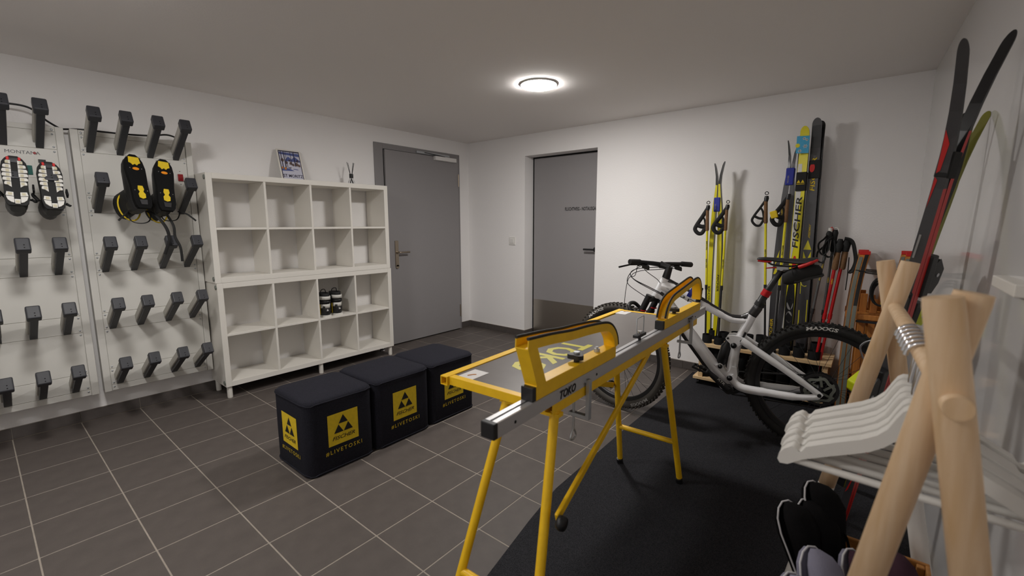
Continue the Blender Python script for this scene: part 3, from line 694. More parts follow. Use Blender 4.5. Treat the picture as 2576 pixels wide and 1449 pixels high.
# clamps
def clamp(t0, label):
    t = thing('screw_clamp', label, 'clamp', bp(t0, 0, .75))
    zt = .797
    b = MB(); b.obox(bp(t0, -.010, .740), (.006, .009, .062), (BC, BD, UP));
    b.obox(bp(t0, .020, .678), (.036, .009, .006), (BC, BD, UP)); b.obox(bp(t0, -.004, .797), (.006, .009, .005), (BC, BD, UP)); b.build('clamp_frame', M_zinc, t, bevel=.001)
    b = MB(); b.cyl(bp(t0, .042, .625), bp(t0, .042, .744), .0042, 10); b.cyl(bp(t0, .042, .740), bp(t0, .042, .747), .010, 12)
    b.tube(smooth_path([bp(t0, .042, .628), bp(t0-.012, .042, .612), bp(t0-.016, .042, .596), bp(t0, .042, .590), bp(t0+.016, .042, .596), bp(t0+.012, .042, .612), bp(t0, .042, .628)], 4), .0032, 8); b.build('clamp_screw', M_zinc, t)
clamp(.243, 'zinc screw clamp hanging from the bench edge beside the near ski vise')
clamp(1.352, 'zinc screw clamp hanging from the bench edge below the far ski vise')
# ski vises
def vise(label, base, outer, endcap_t, flip):
    t = thing('ski_vise', label, 'ski vise', bp((base[0]+base[1])/2, .02, .82))
    cc = .0
    b = MB(); b.obox(bp((base[0]+base[1])/2, .020, .8405), (.0200, (base[1]-base[0])/2, .0200), (BC, BD, UP)); b.build('base_channel', M_yellow, t, bevel=.0015)
    b = MB(); b.obox(bp(endcap_t, .020, .8395), (.0195, .008, .0190), (BC, BD, UP)); b.build('end_cap', M_black, t, bevel=.002)
    # curved U channel: two side walls and a floor along the path
    P = smooth_path([V(a, z, 0) for a, z in outer], 5); n = len(P)
    nr = []
    for i in range(n):
        d = (P[min(i+1, n-1)]-P[max(i-1, 0)]).normalized(); nr.append(Vector((-d.y, d.x, 0))*flip)
    b = MB(); R = []
    dep, wl_ = .026, .003
    for p, q in zip(P, nr):
        i0 = p-q*dep; i1 = p-q*(dep-wl_)
        sec = [(p, -.001), (i0, -.001), (i0, .041), (p, .041), (p, .041-wl_), (i1, .041-wl_), (i1, wl_-.001), (p, wl_-.001)]
        R.append([bp(s.x, c, s.y) for s, c in sec])
    if flip < 0: R = R[::-1]
    b.rings(R, True, False); b.build('jaw_channel', M_yellow, t)
    for c in (.0015, .0385):
        b = MB(); b.tube([bp((p+q*.003).x, c, (p+q*.003).y) for p, q in zip(P, nr)], .0046, 8); b.build('rubber_edge', M_rubber, t)
    return t
v1 = vise('yellow curved ski vise with black rubber edges on the near half of the bench', (-.033, .460), [(-.071, .992), (.04, .984), (.147, .973), (.25, .967), (.353, .958), (.405, .947), (.440, .925), (.464, .895), (.474, .862)], -.041, 1)
b = MB()
b.prism([(-.030, .858), (.014, .858), (-.032, .972), (-.072, .968)], BO+BC*0, BD, UP, -.040, 0); b.build('slanted_post', M_yellow, v1, bevel=.001)
v2 = vise('yellow curved ski vise with black rubber edges at the far end of the bench', (.968, 1.538), [(.976, .868), (.985, .890), (1.002, .915), (1.035, .940), (1.085, .957), (1.164, .968), (1.336, .989), (1.420, .999), (1.470, .998), (1.512, .978), (1.540, .935), (1.546, .880)], .960, 1)
def knob(t0, label_parent, z=.862):
    b = MB(); b.cyl(bp(t0, .02, z-.002), bp(t0, .02, z+.012), .009, 12)
    pts = [(bp(t0, .02, 0)+BD*(.024+.005*math.cos(3*a))*math.cos(a)+BC*(.024+.005*math.cos(3*a))*math.sin(a)) for a in [2*PI*k/24 for k in range(24)]]
    R = [[Vector((p.x, p.y, z+h)) for p in pts] for h in (.010, .024)]; b.rings(R); b.build('star_knob', M_black, label_parent, bevel=.002)
    b = MB(); b.cyl(bp(t0, .02, z+.022), bp(t0, .02, z+.031), .0095, 12); b.build('knob_nut', M_zinc, label_parent)
knob(.215, v1); knob(1.155, v2)
for tt, v_ in ((.352, v1), (1.010, v2)):
    b = MB(); b.cyl(bp(tt, .02, .858), bp(tt, .02, .872), .010, 6); b.cyl(bp(tt, .02, .870), bp(tt, .02, .878), .005, 10); b.build('bolt', M_zinc, v_)
t = thing('binding_clip', 'small clip of bent wire with black wing knob between the two ski vises', 'clip', bp(.728, .02, .82))
b = MB(); b.cyl(bp(.728, .02, .8185), bp(.728, .02, .835), .006, 10); b.obox(bp(.728, .02, .842), (.012, .042, .006), (BC, BD, UP)); b.build('wing_knob', M_black, t, bevel=.004)
b = MB(); b.tube([bp(.728-.03, .022, .842), bp(.728-.03, .022, .905), bp(.728-.026, .022, .912), bp(.728+.040, .022, .914), bp(.728+.044, .022, .907), bp(.728+.044, .022, .842)], .0022, 8); b.build('wire_hook', M_zinc, t)
b = MB(); b.cyl(bp(.728, .02, .846), bp(.728, .02, .858), .008, 10); b.build('knob_nut', M_chrome, t)
# ------------------------------------------------------------------ mountain bike
BA = .1145
bike = thing('mountain_bike', 'white and black mountain bike standing on the carpet in front of the ski rack', 'bicycle', (2.588, -1.151, 0), BA)
def K(s, z, o=0): return Vector((s, -o, z))            # s backwards from the front axle, o towards the room
def kp(name, m, fn, parent=None, bevel=0): b = MB(); fn(b); return b.build(name, m, parent or bike, bevel=bevel)
RW = .372
def wheel(center, ang, name, mtire, text0, rear):
    ca, sa = math.cos(ang), math.sin(ang); u = Vector((ca, sa, 0)); n_ = Vector((sa, -ca, 0))    # n_: towards the room
    c = Vector(center)
    w = bpy.data.objects.new(name, None); COL.objects.link(w); w.parent = bike; ORI[w.name] = Vector((0,0,0))
    def P(r, a, o): return c+u*(r*math.cos(a))+V(0, 0, r*math.sin(a))+n_*o
    N = 64
    b = MB(); R = []
    for i in range(N):
        a = 2*PI*i/N; R.append([P(RW-.034+.029*math.cos(q)*(1.0), a, .030*math.sin(q)) for q in [2*PI*k/14 for k in range(14)]])
    b.rings(R, False, True, True); b.build('tyre', mtire, w)
    b = MB()
    for i in range(76):
        for o, r, hw in ((-.009, RW-.0045, .006), (.009, RW-.0045, .006), (.021, RW-.0115, .0055), (-.021, RW-.0115, .0055)):
            a = 2*PI*(i+(.5 if abs(o) > .015 else 0))/76; rad = (u*math.cos(a)+V(0,0,math.sin(a))); tg = (V(0,0,math.cos(a))-u*math.sin(a))
            b.obox(P(r, a, o), (.0052, hw, .0045), (tg, n_, rad+n_*(.6*o/.021 if abs(o) > .015 else 0)))
    b.build('tread_knobs', mtire, w, kind='stuff')
    b = MB(); b.rings([[P(r, 2*PI*i/N, o) for r, o in ((.318, .012), (.312, .016), (.292, .013), (.288, .004), (.288, -.004), (.292, -.013), (.312, -.016), (.318, -.012))] for i in range(N)], False, False, True); b.build('rim', M_black, w)
    b = MB(); b.tube([c-n_*.055, c-n_*.030, c-n_*.028, c-n_*.012, c+n_*.012, c+n_*.028, c+n_*.030, c+n_*.055], [.012, .012, .026, .015, .015, .026, .012, .012], 16); b.build('hub', M_black, w)
    sm_ = {}
    for i in range(28):
        a = 2*PI*i/28; side = 1 if i % 2 else -1; tw = (.55 if (i//2) % 2 else -.55)
        b = MB(); b.cyl(P(.024, a+tw*1.6, .027*side), P(.291, a, .004*side), .0011, 5); b.build('spoke', M_darkmetal, w)
    # disc rotor
    b = MB(); o = .040
    b.rings([[P(r, 2*PI*i/48, o+d) for r, d in ((.090, -.001), (.090, .001), (.076, .001), (.076, -.001))] for i in range(48)], False, False, True); b.build('brake_disc', M_darkmetal, w)
    b = MB()
    for i in range(6):
        a = 2*PI*i/6; b.bar(P(.020, a, o), P(.078, a+.55, o), .012, .002, n_)
    if rear:
        b.rings([[P(.070+.006*math.sin(6*2*PI*i/48), 2*PI*i/48, o+.002), P(.054+.005*math.sin(6*2*PI*i/48), 2*PI*i/48, o+.004)] for i in range(49)], False, False)
    b.build('disc_spider', M_lcd if rear else M_darkmetal, w)
    # lettering along the sidewall
    def mp(a0):
        def q(x, y):
            r = .332+y; a = a0-x/.336; return P(r, a, .0262+.0040*(1-((r-.338)/.02)**2))
        return q
    b = MB(); b.text('MAXXIS', (0,0,0), (1,0,0), (0,1,0), .026, sx=1.55, bold=.03, shear=.1, mapf=mp(text0)); b.build('lettering', M_whiteink, w)
    if not rear:
        b = MB(); b.text('MAXXIS', (0,0,0), (1,0,0), (0,1,0), .026, sx=1.55, bold=.03, mapf=mp(text0+PI)); b.build('lettering', M_greyink, w)
    return w
wheel((0, 0, RW+.004), -.235, 'front_wheel', M_frontire, 2.36, False)
wheel((1.1465, 0, RW+.006), .0, 'rear_wheel', M_tire, 1.83, True)
# frame
fr = kp('frame', M_bike, lambda b: b.tube([K(.232, .808), K(.240, .828), K(.285, .925), K(.290, .936)], [.030, .031, .028, .028], 16))
kp('top_tube', M_bike, lambda b: b.tube(smooth_path([K(.272, .885), K(.353, .868), K(.46, .818), K(.558, .770), (K(.640, .730)), K(.690, .712), K(.752, .712), K(.785, .722)]), [.036]*6+[.031]*6+[.026]*6+[.023]*6+[.021]*6+[.020]*6+[.022]*6+[.022], 14, flat=1.0), fr)
kp('graphite_top_panel', M_bikegrey, lambda b: b.tube(smooth_path([K(.295, .925), K(.36, .893), K(.46, .843), K(.558, .791), (K(.640, .748)), K(.690, .730), K(.752, .735), K(.792, .760)]), [.016]*6+[.017]*6+[.016]*6+[.013]*6+[.013]*6+[.014]*6+[.020]*6+[.026], 12), fr)
kp('down_tube', M_bike, lambda b: b.tube(smooth_path([K(.252, .850), K(.30, .790), K(.37, .700), K(.466, .580), K(.560, .462), K(.620, .392), K(.680, .335)]), [.034]*6+[.034]*6+[.034]*6+[.036]*6+[.037]*6+[.038]*6+[.036], 14), fr)
kp('down_tube_guard', M_black, lambda b: b.tube(smooth_path([K(.262, .795), K(.36, .665), K(.45, .552), K(.53, .452), K(.60, .365), K(.66, .315)]), .024, 12), fr)
kp('seat_tube', M_bike, lambda b: b.tube(smooth_path([K(.792, .752), K(.770, .690), K(.742, .620), K(.722, .560), K(.712, .480), K(.705, .380), K(.703, .330)]), [.026]*6+[.025]*6+[.026]*6+[.028]*6+[.030]*6+[.034]*6+[.036], 14), fr)
kp('seat_sleeve', M_bikegrey, lambda b: b.tube(smooth_path([K(.770, .728), K(.792, .752), K(.822, .805), K(.826, .812)]), [.022]*6+[.027]*6+[.024]*6+[.024], 14), fr)
bbp = [(.575, .445), (.600, .432), (.622, .420), (.636, .438), (.652, .438), (.664, .420), (.670, .398), (.684, .388), (.697, .398), (.706, .430), (.735, .430), (.742, .380), (.735, .330), (.715, .295), (.690, .270), (.655, .285), (.61, .345)]
kp('bottom_bracket_shell', M_bike, lambda b: b.prism(bbp, (0,0,0), (1,0,0), (0,0,1), -.034, .034), fr, .008)
kp('lettering', M_ink, lambda b: b.text('SCOTT', (0,0,0), (1,0,0), (0,1,0), .045, sx=1.5, shear=.2, bold=.01, mapf=lambda x, y: K(.300+x*.90-y*.1, .906-x*.50+y*.85-.028, .0355-y*.25)), fr)
kp('lettering', M_ink, lambda b: b.bar(K(.768, .648, .0275), K(.748, .590, .0285), .012, .002, (0,1,0)), fr)
# rear triangle
ra = kp('swingarm', M_bike, lambda b: (b.tube(smooth_path([K(.703, .372, .03), K(.742, .325, .036), K(.79, .312, .044), K(.90, .317, .058), K(1.05, .325, .068), K(1.150, .350, .072)]), [.022]*6+[.024]*6+[.025]*6+[.022]*6+[.018]*6+[.013], 12),
    b.tube(smooth_path([K(.703, .372, -.03), K(.742, .325, -.036), K(.79, .312, -.044), K(.90, .317, -.058), K(1.05, .325, -.068), K(1.150, .350, -.072)]), [.022]*6+[.024]*6+[.025]*6+[.022]*6+[.018]*6+[.013], 12)))
kp('seat_stay', M_bike, lambda b: b.tube(smooth_path([K(.752, .600, .040), K(.80, .572, .046), K(.95, .485, .060), K(1.08, .405, .068), K(1.158, .352, .072)]), [.022]*6+[.020]*6+[.018]*6+[.016]*6+[.014], 12), ra)
kp('seat_stay', M_bike, lambda b: b.tube(smooth_path([K(.752, .600, -.040), K(.80, .572, -.046), K(.95, .485, -.060), K(1.08, .405, -.068), K(1.158, .352, -.072)]), [.022]*6+[.020]*6+[.018]*6+[.016]*6+[.014], 12), ra)
kp('axle_bolt', M_black, lambda b: b.cyl(K(1.1465, .360, .070), K(1.1465, .360, .090), .010, 14), ra)
rk = [(.664, .602), (.676, .618), (.70, .624), (.735, .622), (.772, .612), (.780, .594), (.768, .576), (.748, .574), (.735, .560), (.724, .544), (.705, .540), (.694, .552), (.690, .574), (.672, .590)]
lk = kp('rocker_link', M_bike, lambda b: (b.prism(rk, (0,0,0), (1,0,0), (0,0,1), -.044, -.028), b.prism(rk, (0,0,0), (1,0,0), (0,0,1), .028, .044)), bevel=.003)
for s, z, r in ((.711, .564, .0165), (.757, .594, .0145), (.677, .605, .006)): kp('pivot_bolt', M_black, lambda b: b.tube([K(s, z, .040), K(s, z, .050), K(s, z, .0502), K(s, z, .047)], [r, r, r*.6, r*.5], 18), lk)
for s, z, r, o in ((.703, .365, .0155, .052), (.645, .422, .0125, .034)): kp('pivot_bolt', M_black, lambda b: b.tube([K(s, z, o), K(s, z, o+.010), K(s, z, o+.0102), K(s, z, o+.007)], [r, r, r*.6, r*.5], 18), fr)
kp('rear_shock', M_black, lambda b: b.tube([K(.680, .604), K(.676, .575), K(.672, .56), K(.668, .545), K(.648, .445), K(.645, .422)], [.014, .016, .020, .029, .030, .016], 16))
# fork and steering
ang = -.235; un = Vector((math.sin(ang), -math.cos(ang), 0))
cr = K(.218, .800)
fk = kp('fork_crown', M_black, lambda b: (b.bar(cr-un*.078, cr+un*.078, .046, .036, UP), b.cyl(K(.226, .792), K(.236, .815), .028, 14)), bevel=.010)
for sg in (1, -1):
    kp('stanchion', M_dry and M_black, lambda b: b.tube([cr+un*(.066*sg)+V(.006, 0, .026), K(.135, .62)+un*(.066*sg)], [.021, .019], 14), fk)
    kp('red_ring', M_redp, lambda b: b.tube([K(.187, .728)+un*(.066*sg), K(.186, .722)+un*(.066*sg)], [.0225, .0225], 14), fk)
    kp('fork_leg', M_black, lambda b: b.tube([K(.178, .712)+un*(.066*sg), K(.15, .655)+un*(.066*sg), K(.03, .42)+un*(.064*sg), K(0, .365)+un*(.062*sg)], [.023, .027, .024, .018], 14), fk)
kp('fork_arch', M_black, lambda b: b.tube(smooth_path([K(.14, .66)+un*.066, K(.085, .735)+un*.05, K(.075, .755), K(.085, .735)-un*.05, K(.14, .66)-un*.066]), .013, 10), fk)
BL = Matrix.Rotation(-BA, 4, 'Z') @ Matrix.Translation((-2.588, 1.151, 0))
hc = Vector((2.836, -1.115, 1.024)); he = Vector((2.728, -1.345, 1.047)); hv = he-hc; hf = hc-Vector((hv.x*1.12, hv.y*1.50, hv.z*.9)); hf = Vector((2.935, -.82, 1.004))
hb = [BL @ p for p in (he, lerp(he, hc, .35), lerp(he, hc, .75), hc, lerp(hc, hf, .25), lerp(hc, hf, .65), hf)]
for i, dz in ((1, .004), (2, .0), (3, -.004), (4, .0), (5, .004)): hb[i] = hb[i]+V(0, 0, dz)
kp('steerer_stem', M_black, lambda b: (b.tube([K(.288, .930), K(.300, .975), K(.309, 1.010)], [.026, .023, .021], 16), b.tube([K(.309, 1.002), lerp(K(.309, 1.004), hb[3], .5), hb[3]], [.019, .018, .024], 14)), bevel=0)
hbar = kp('handlebar', M_black, lambda b: b.tube(hb, [.011, .012, .015, .016, .015, .012, .011], 14))
for a, e in ((hb[0], lerp(hb[0], hb[1], .95)), (hb[6], lerp(hb[6], hb[5], .95))):
    kp('grip', M_rubber, lambda b: b.tube([a, lerp(a, e, .03), lerp(a, e, .95), e], [.0165, .0180, .0170, .0145], 16), hbar)
for k, (a, e) in enumerate(((hb[0], hb[1]), (hb[6], hb[5]))):
    fwd = Vector((-1, -.2, 0)).normalized(); m0 = lerp(a, e, 1.15); tip = lerp(a, e, .15)+fwd*.075+V(0, 0, -.035)
    kp('brake_lever', M_black, lambda b: (b.cyl(m0-V(0,0,.004), m0+fwd*.03+V(0,0,-.016), .014, 10), b.tube([m0+fwd*.028+V(0,0,-.014), lerp(m0, tip, .35)+fwd*.026+V(0,0,-.006), tip], [.008, .0055, .0060], 8)), hbar)
    kp('shifter', M_black, lambda b: b.obox(lerp(a, e, 1.35)+V(.008, 0, -.030), (.024, .020, .014), ((1, .3, -.3), (-.3, 1, 0), (0, 0, 1))), hbar, .006)
m1 = lerp(hb[0], hb[1], 1.15)
def cable(pts, r=.0024): kp('brake_hose', M_black, lambda b: b.tube(smooth_path(pts, 8), r, 6), hbar)
cable([m1+V(-.03, 0, -.02), m1+V(-.05, .02, -.09), K(.07, .93, .06), K(.055, .86, .07), K(.045, .70, .075), K(.03, .46, .075)], .0022)
cable([m1+V(0, 0, -.02), K(.085, .97, .06), K(.055, .92, .05), K(.065, .88, .045), K(.14, .83, .04), K(.20, .795, .03)])
cable([lerp(hb[6], hb[5], 1.2)+V(0, 0, -.02), K(.20, 1.0, 0), K(.10, .985, .03), K(.072, .955, .045), K(.10, .92, .05), K(.20, .875, .045), K(.28, .838, .036)], .0028)
cable([m1+V(.02, 0, -.01), K(.17, .985, .05), K(.24, .93, .03), K(.262, .905, .028)])
cable([lerp(hb[6], hb[5], 1.2)+V(0, 0, -.03), K(.22, .985, -.02), K(.13, .975, .02), K(.08, .945, .04), K(.12, .905, .048), K(.28, .830, .036)])
kp('cable_port', M_black, lambda b: b.obox(K(.285, .832, .033), (.020, .006, .010), ((.8, 0, -.6), (0, 1, 0), (.6, 0, .8))), fr, .003)
# seat post, saddle
kp('seat_post', M_black, lambda b: b.tube([K(.800, .765), K(.853, .886), K(.854, .888), K(.914, 1.010), K(.918, 1.020)], [.0215, .0215, .0165, .0160, .018], 16))
kp('seat_collar', M_red, lambda b: b.tube([K(.846, .870), K(.862, .904)], [.0250, .0250], 18), bevel=.003)
kp('seat_clamp', M_black, lambda b: b.tube([K(.822, .808), K(.832, .830)], [.0285, .0285], 18), bevel=.003)
kp('seat_head', M_zinc, lambda b: (b.obox(K(.925, 1.035), (.030, .020, .012), ((1,0,.1), (0,1,0), (-.1,0,1))), b.cyl(K(.918, 1.030, -.025), K(.918, 1.030, .025), .010, 12)), bevel=.004)
sd = MB(); R = []
for s, hw, zt, th in ((.795, .012, 1.086, .010), (.805, .020, 1.090, .016), (.84, .023, 1.093, .020), (.89, .027, 1.092, .024), (.94, .036, 1.090, .026), (.99, .054, 1.090, .028), (1.03, .067, 1.095, .026), (1.06, .071, 1.100, .020), (1.078, .064, 1.101, .012), (1.083, .045, 1.100, .006)):
    R.append([(s, hw*math.copysign(abs(math.cos(a))**.8, math.cos(a)), zt-th*.5+th*.5*math.sin(a)-.010*math.cos(a)**2*(hw/.07)) for a in [2*PI*k/16 for k in range(16)]])
sd.rings(R); sad = sd.build('saddle', M_leather, bike)
kp('red_trim', M_redp, lambda b: b.tube(smooth_path([K(.800, 1.072, .012), K(.84, 1.068, .014), K(.868, 1.070, .016)]), .006, 8), sad)
kp('red_trim', M_redp, lambda b: b.tube(smooth_path([K(1.000, 1.048, .056), K(1.03, 1.062, .067), K(1.06, 1.078, .069), K(1.082, 1.090, .055)]), [.010]*6+[.009]*6+[.007]*6+[.005], 8), sad)
kp('red_trim', M_redp, lambda b: b.tube(smooth_path([K(1.000, 1.048, -.056), K(1.03, 1.062, -.067), K(1.06, 1.078, -.069), K(1.082, 1.090, -.055)]), [.010]*6+[.009]*6+[.007]*6+[.005], 8), sad)
for sg in (1, -1): kp('saddle_rail', M_darkmetal, lambda b: b.tube(smooth_path([K(.84, 1.072, .010*sg), K(.87, 1.052, .018*sg), K(.92, 1.046, .022*sg), K(.98, 1.048, .022*sg), K(1.02, 1.066, .026*sg)]), .0036, 8), sad)
kp('remote_lever', M_redp, lambda b: b.tube([K(.842, 1.030, .012), K(.88, 1.036, .014), K(.91, 1.036, .012)], [.003, .004, .005], 8))
# drivetrain
ck = kp('crank_set', M_black, lambda b: (b.tube([K(.700, .305, -.075), K(.700, .305, .082)], [.016, .016], 14), b.tube([K(.705, .302, .085), K(.66, .335, .086), K(.60, .382, .088), K(.560, .412, .090)], [.024, .020, .016, .014], 12, flat=.55, hint=(0,1,0)), b.cyl(K(.705, .302, .078), K(.705, .302, .094), .026, 18)))
kp('crank_set', M_black, lambda b: b.tube([K(.698, .300, -.082), K(.79, .245, -.086), K(.845, .205, -.088)], [.022, .016, .013], 12))
kp('lettering', M_whiteink, lambda b: b.text('XTR', K(.640, .360, .102), (.79, 0, -.61), (.61, 0, .79), .020, sx=1.3, bold=.02), ck)
kp('chainring', M_black, lambda b: b.rings([[K(.700+r*math.cos(a), .302+r*math.sin(a), -.05+d) for r, d in ((.072, -.002), (.072, .002), (.055, .002), (.055, -.002))] for a in [2*PI*i/40 for i in range(40)]], False, False, True))
def pedal(c, o):
    pd = kp('pedal', M_black, lambda b: (b.cyl(K(c[0], c[1], o-.02), K(c[0], c[1], o+.075), .009, 10), b.bar(K(c[0]-.040, c[1]+.014, o+.004), K(c[0]-.040, c[1]+.014, o+.072), .010, .012), b.bar(K(c[0]+.036, c[1]-.010, o+.004), K(c[0]+.036, c[1]-.010, o+.072), .010, .012),
        b.bar(K(c[0]-.044, c[1]+.015, o+.008), K(c[0]+.040, c[1]-.012, o+.008), .008, .012), b.bar(K(c[0]-.044, c[1]+.015, o+.070), K(c[0]+.040, c[1]-.012, o+.070), .008, .012)), bevel=.002)
    kp('pedal_cage', M_darkmetal, lambda b: (b.bar(K(c[0]-.018, c[1]+.018, o+.022), K(c[0]-.018, c[1]+.018, o+.055), .006, .008), b.bar(K(c[0]+.016, c[1]+.010, o+.020), K(c[0]+.016, c[1]+.010, o+.057), .008, .010), b.cyl(K(c[0], c[1]+.012, o+.03), K(c[0], c[1]+.012, o+.048), .012, 10)), pd, .002)
pedal((.552, .418), .098); pedal((.850, .200), -.170)
b = MB()
for i in range(10):
    r = .088-.0062*i; o = -.030-.0035*i
    b.rings([[K(1.1465+rr*math.cos(a), .372+rr*math.sin(a), o+d) for rr, d in ((r*(1+.03*(k % 2)), -.0009), (r*(1+.03*(k % 2)), .0009), (r*.75, .0009), (r*.75, -.0009))] for k, a in [(k, 2*PI*k/56) for k in range(56)]], False, False, True)
b.build('cassette', M_darkmetal, bike)
kp('chain', M_darkmetal, lambda b: (b.bar(K(.700, .376, -.050), K(1.146, .432, -.050), .008, .006, (0,1,0)), b.bar(K(.71, .230, -.050), K(1.165, .240, -.055), .008, .006, (0,1,0))))
kp('derailleur', M_black, lambda b: (b.bar(K(1.175, .345, -.07), K(1.195, .285, -.075), .03, .02, (0,1,0)), b.bar(K(1.195, .285, -.06), K(1.165, .220, -.06), .028, .012, (0,1,0)), b.cyl(K(1.165, .215, -.066), K(1.165, .215, -.054), .020, 14)), bevel=.004)
kp('brake_caliper', M_black, lambda b: b.obox(K(1.085, .402, .040), (.030, .016, .018), ((.8, 0, -.6), (0,1,0), (.6, 0, .8))), bevel=.005)
# saddle bag and bottle cage clip
t = thing('saddle_bag', 'black roll top saddle bag strapped under the bike saddle', 'bag', (2.588, -1.151, 0), BA)
b = MB(); R = []
prof_ = [(.925, .992, .012, .020), (.934, .980, .034, .030), (.955, .985, .044, .037), (1.00, 1.002, .048, .042), (1.05, 1.018, .044, .038), (1.09, 1.026, .034, .032), (1.108, 1.022, .018, .026)]
for s, z, hz, hy in prof_:
    R.append([(s+(.10*hz)*math.sin(a)*0, hy*math.copysign(abs(math.cos(a))**.7, math.cos(a)), z+hz*math.copysign(abs(math.sin(a))**.7, math.sin(a))) for a in [2*PI*k/18 for k in range(18)]])
b.rings(R); b.build('bag_body', M_softblack, t)
b = MB(); b.prism([(.985, .958), (1.112, 1.000), (1.118, 1.010), (1.112, 1.014), (.985, .972)], (0,0,0), (1,0,0), (0,0,1), -.036, .036); b.build('base_flap', M_leather, t, bevel=.003)
b = MB(); b.tube(smooth_path([(1.015, -.041, .966), (1.022, -.046, .950), (1.034, -.046, .944), (1.042, -.045, .948)]), .0024, 6); b.build('zip_pull', M_toko, t)
b = MB(); b.tube(smooth_path([(.975, -.046, 1.000), (.968, -.044, 1.040), (.965, -.025, 1.048)]), .006, 8, flat=.3); b.build('fixing_strap', M_leather, t)
t = thing('tube_strap', 'black and blue velcro strap wrapped around the bike top tube', 'strap', (2.588, -1.151, 0), BA)
b = MB(); b.tube([K(.478, .86), K(.500, .850)], [.041, .040], 14); b.tube(smooth_path([K(.50, .89, .01), K(.505, .86, .04), K(.495, .80, .045), K(.475, .75, .03)]), .014, 8, flat=.3); b.build('strap_band', M_softblack, t)
b = MB(); b.tube([K(.440, .862, .0), K(.462, .851, .0)], [.043, .042], 14); b.build('blue_band', M_blue, t)

# ------------------------------------------------------------------ ski and pole rack
rack = thing('ski_rack', 'low pale wooden rack on castors with two rows of black tubes by the back wall', 'rack', (3.3, -.2, 0))
RX0, RX1, RY0, RY1 = 2.850, 3.742, -.345, -.055
def rp(name, m, lo, hi, bev=.002): b = MB(); b.box(lo, hi); return b.build(name, m, rack, bevel=bev)
rp('base_board', M_pale, (RX0, RY0, .050), (RX1, RY1, .072)); rp('top_board', M_pale, (RX0+.06, RY0, .322), (RX1, RY1, .346))
for x in (RX0+.035, RX1-.052):
    for y in (RY0+.012, RY1-.045): rp('post', M_pale, (x, y, .072), (x+.034, y+.034, .322))
rp('shade_panel', M_blackm, (RX0+.04, RY1-.008, .074), (RX1-.02, RY1-.002, .322), 0)  # black panel stands in for the shade behind the tubes
for x in (RX0+.035, RX1-.035):
    for y in (RY0+.035, RY1-.035):
        g = CARP if y < -.06 else 0
        b = MB(); b.cyl((x-.007, y, g+.0165), (x+.007, y, g+.0165), .0165, 14); b.obox((x, y, .040), (.011, .011, .010), ((1,0,0),(0,1,0),(0,0,1))); b.build('castor', M_black, rack)
for j, (y, x0) in enumerate(((RY0+.062, 2.925), (RY1-.070, 2.922))):
    for i in range(9):
        x = x0+.0885*i; zt = (.412, .404, .418, .410, .400, .414, .408, .416, .406)[(i+3*j) % 9]+(.012 if j else 0)
        b = MB(); b.pipe((x, y), .0360, .0335, .074, zt, 20); b.build('tube', M_blackm, rack)
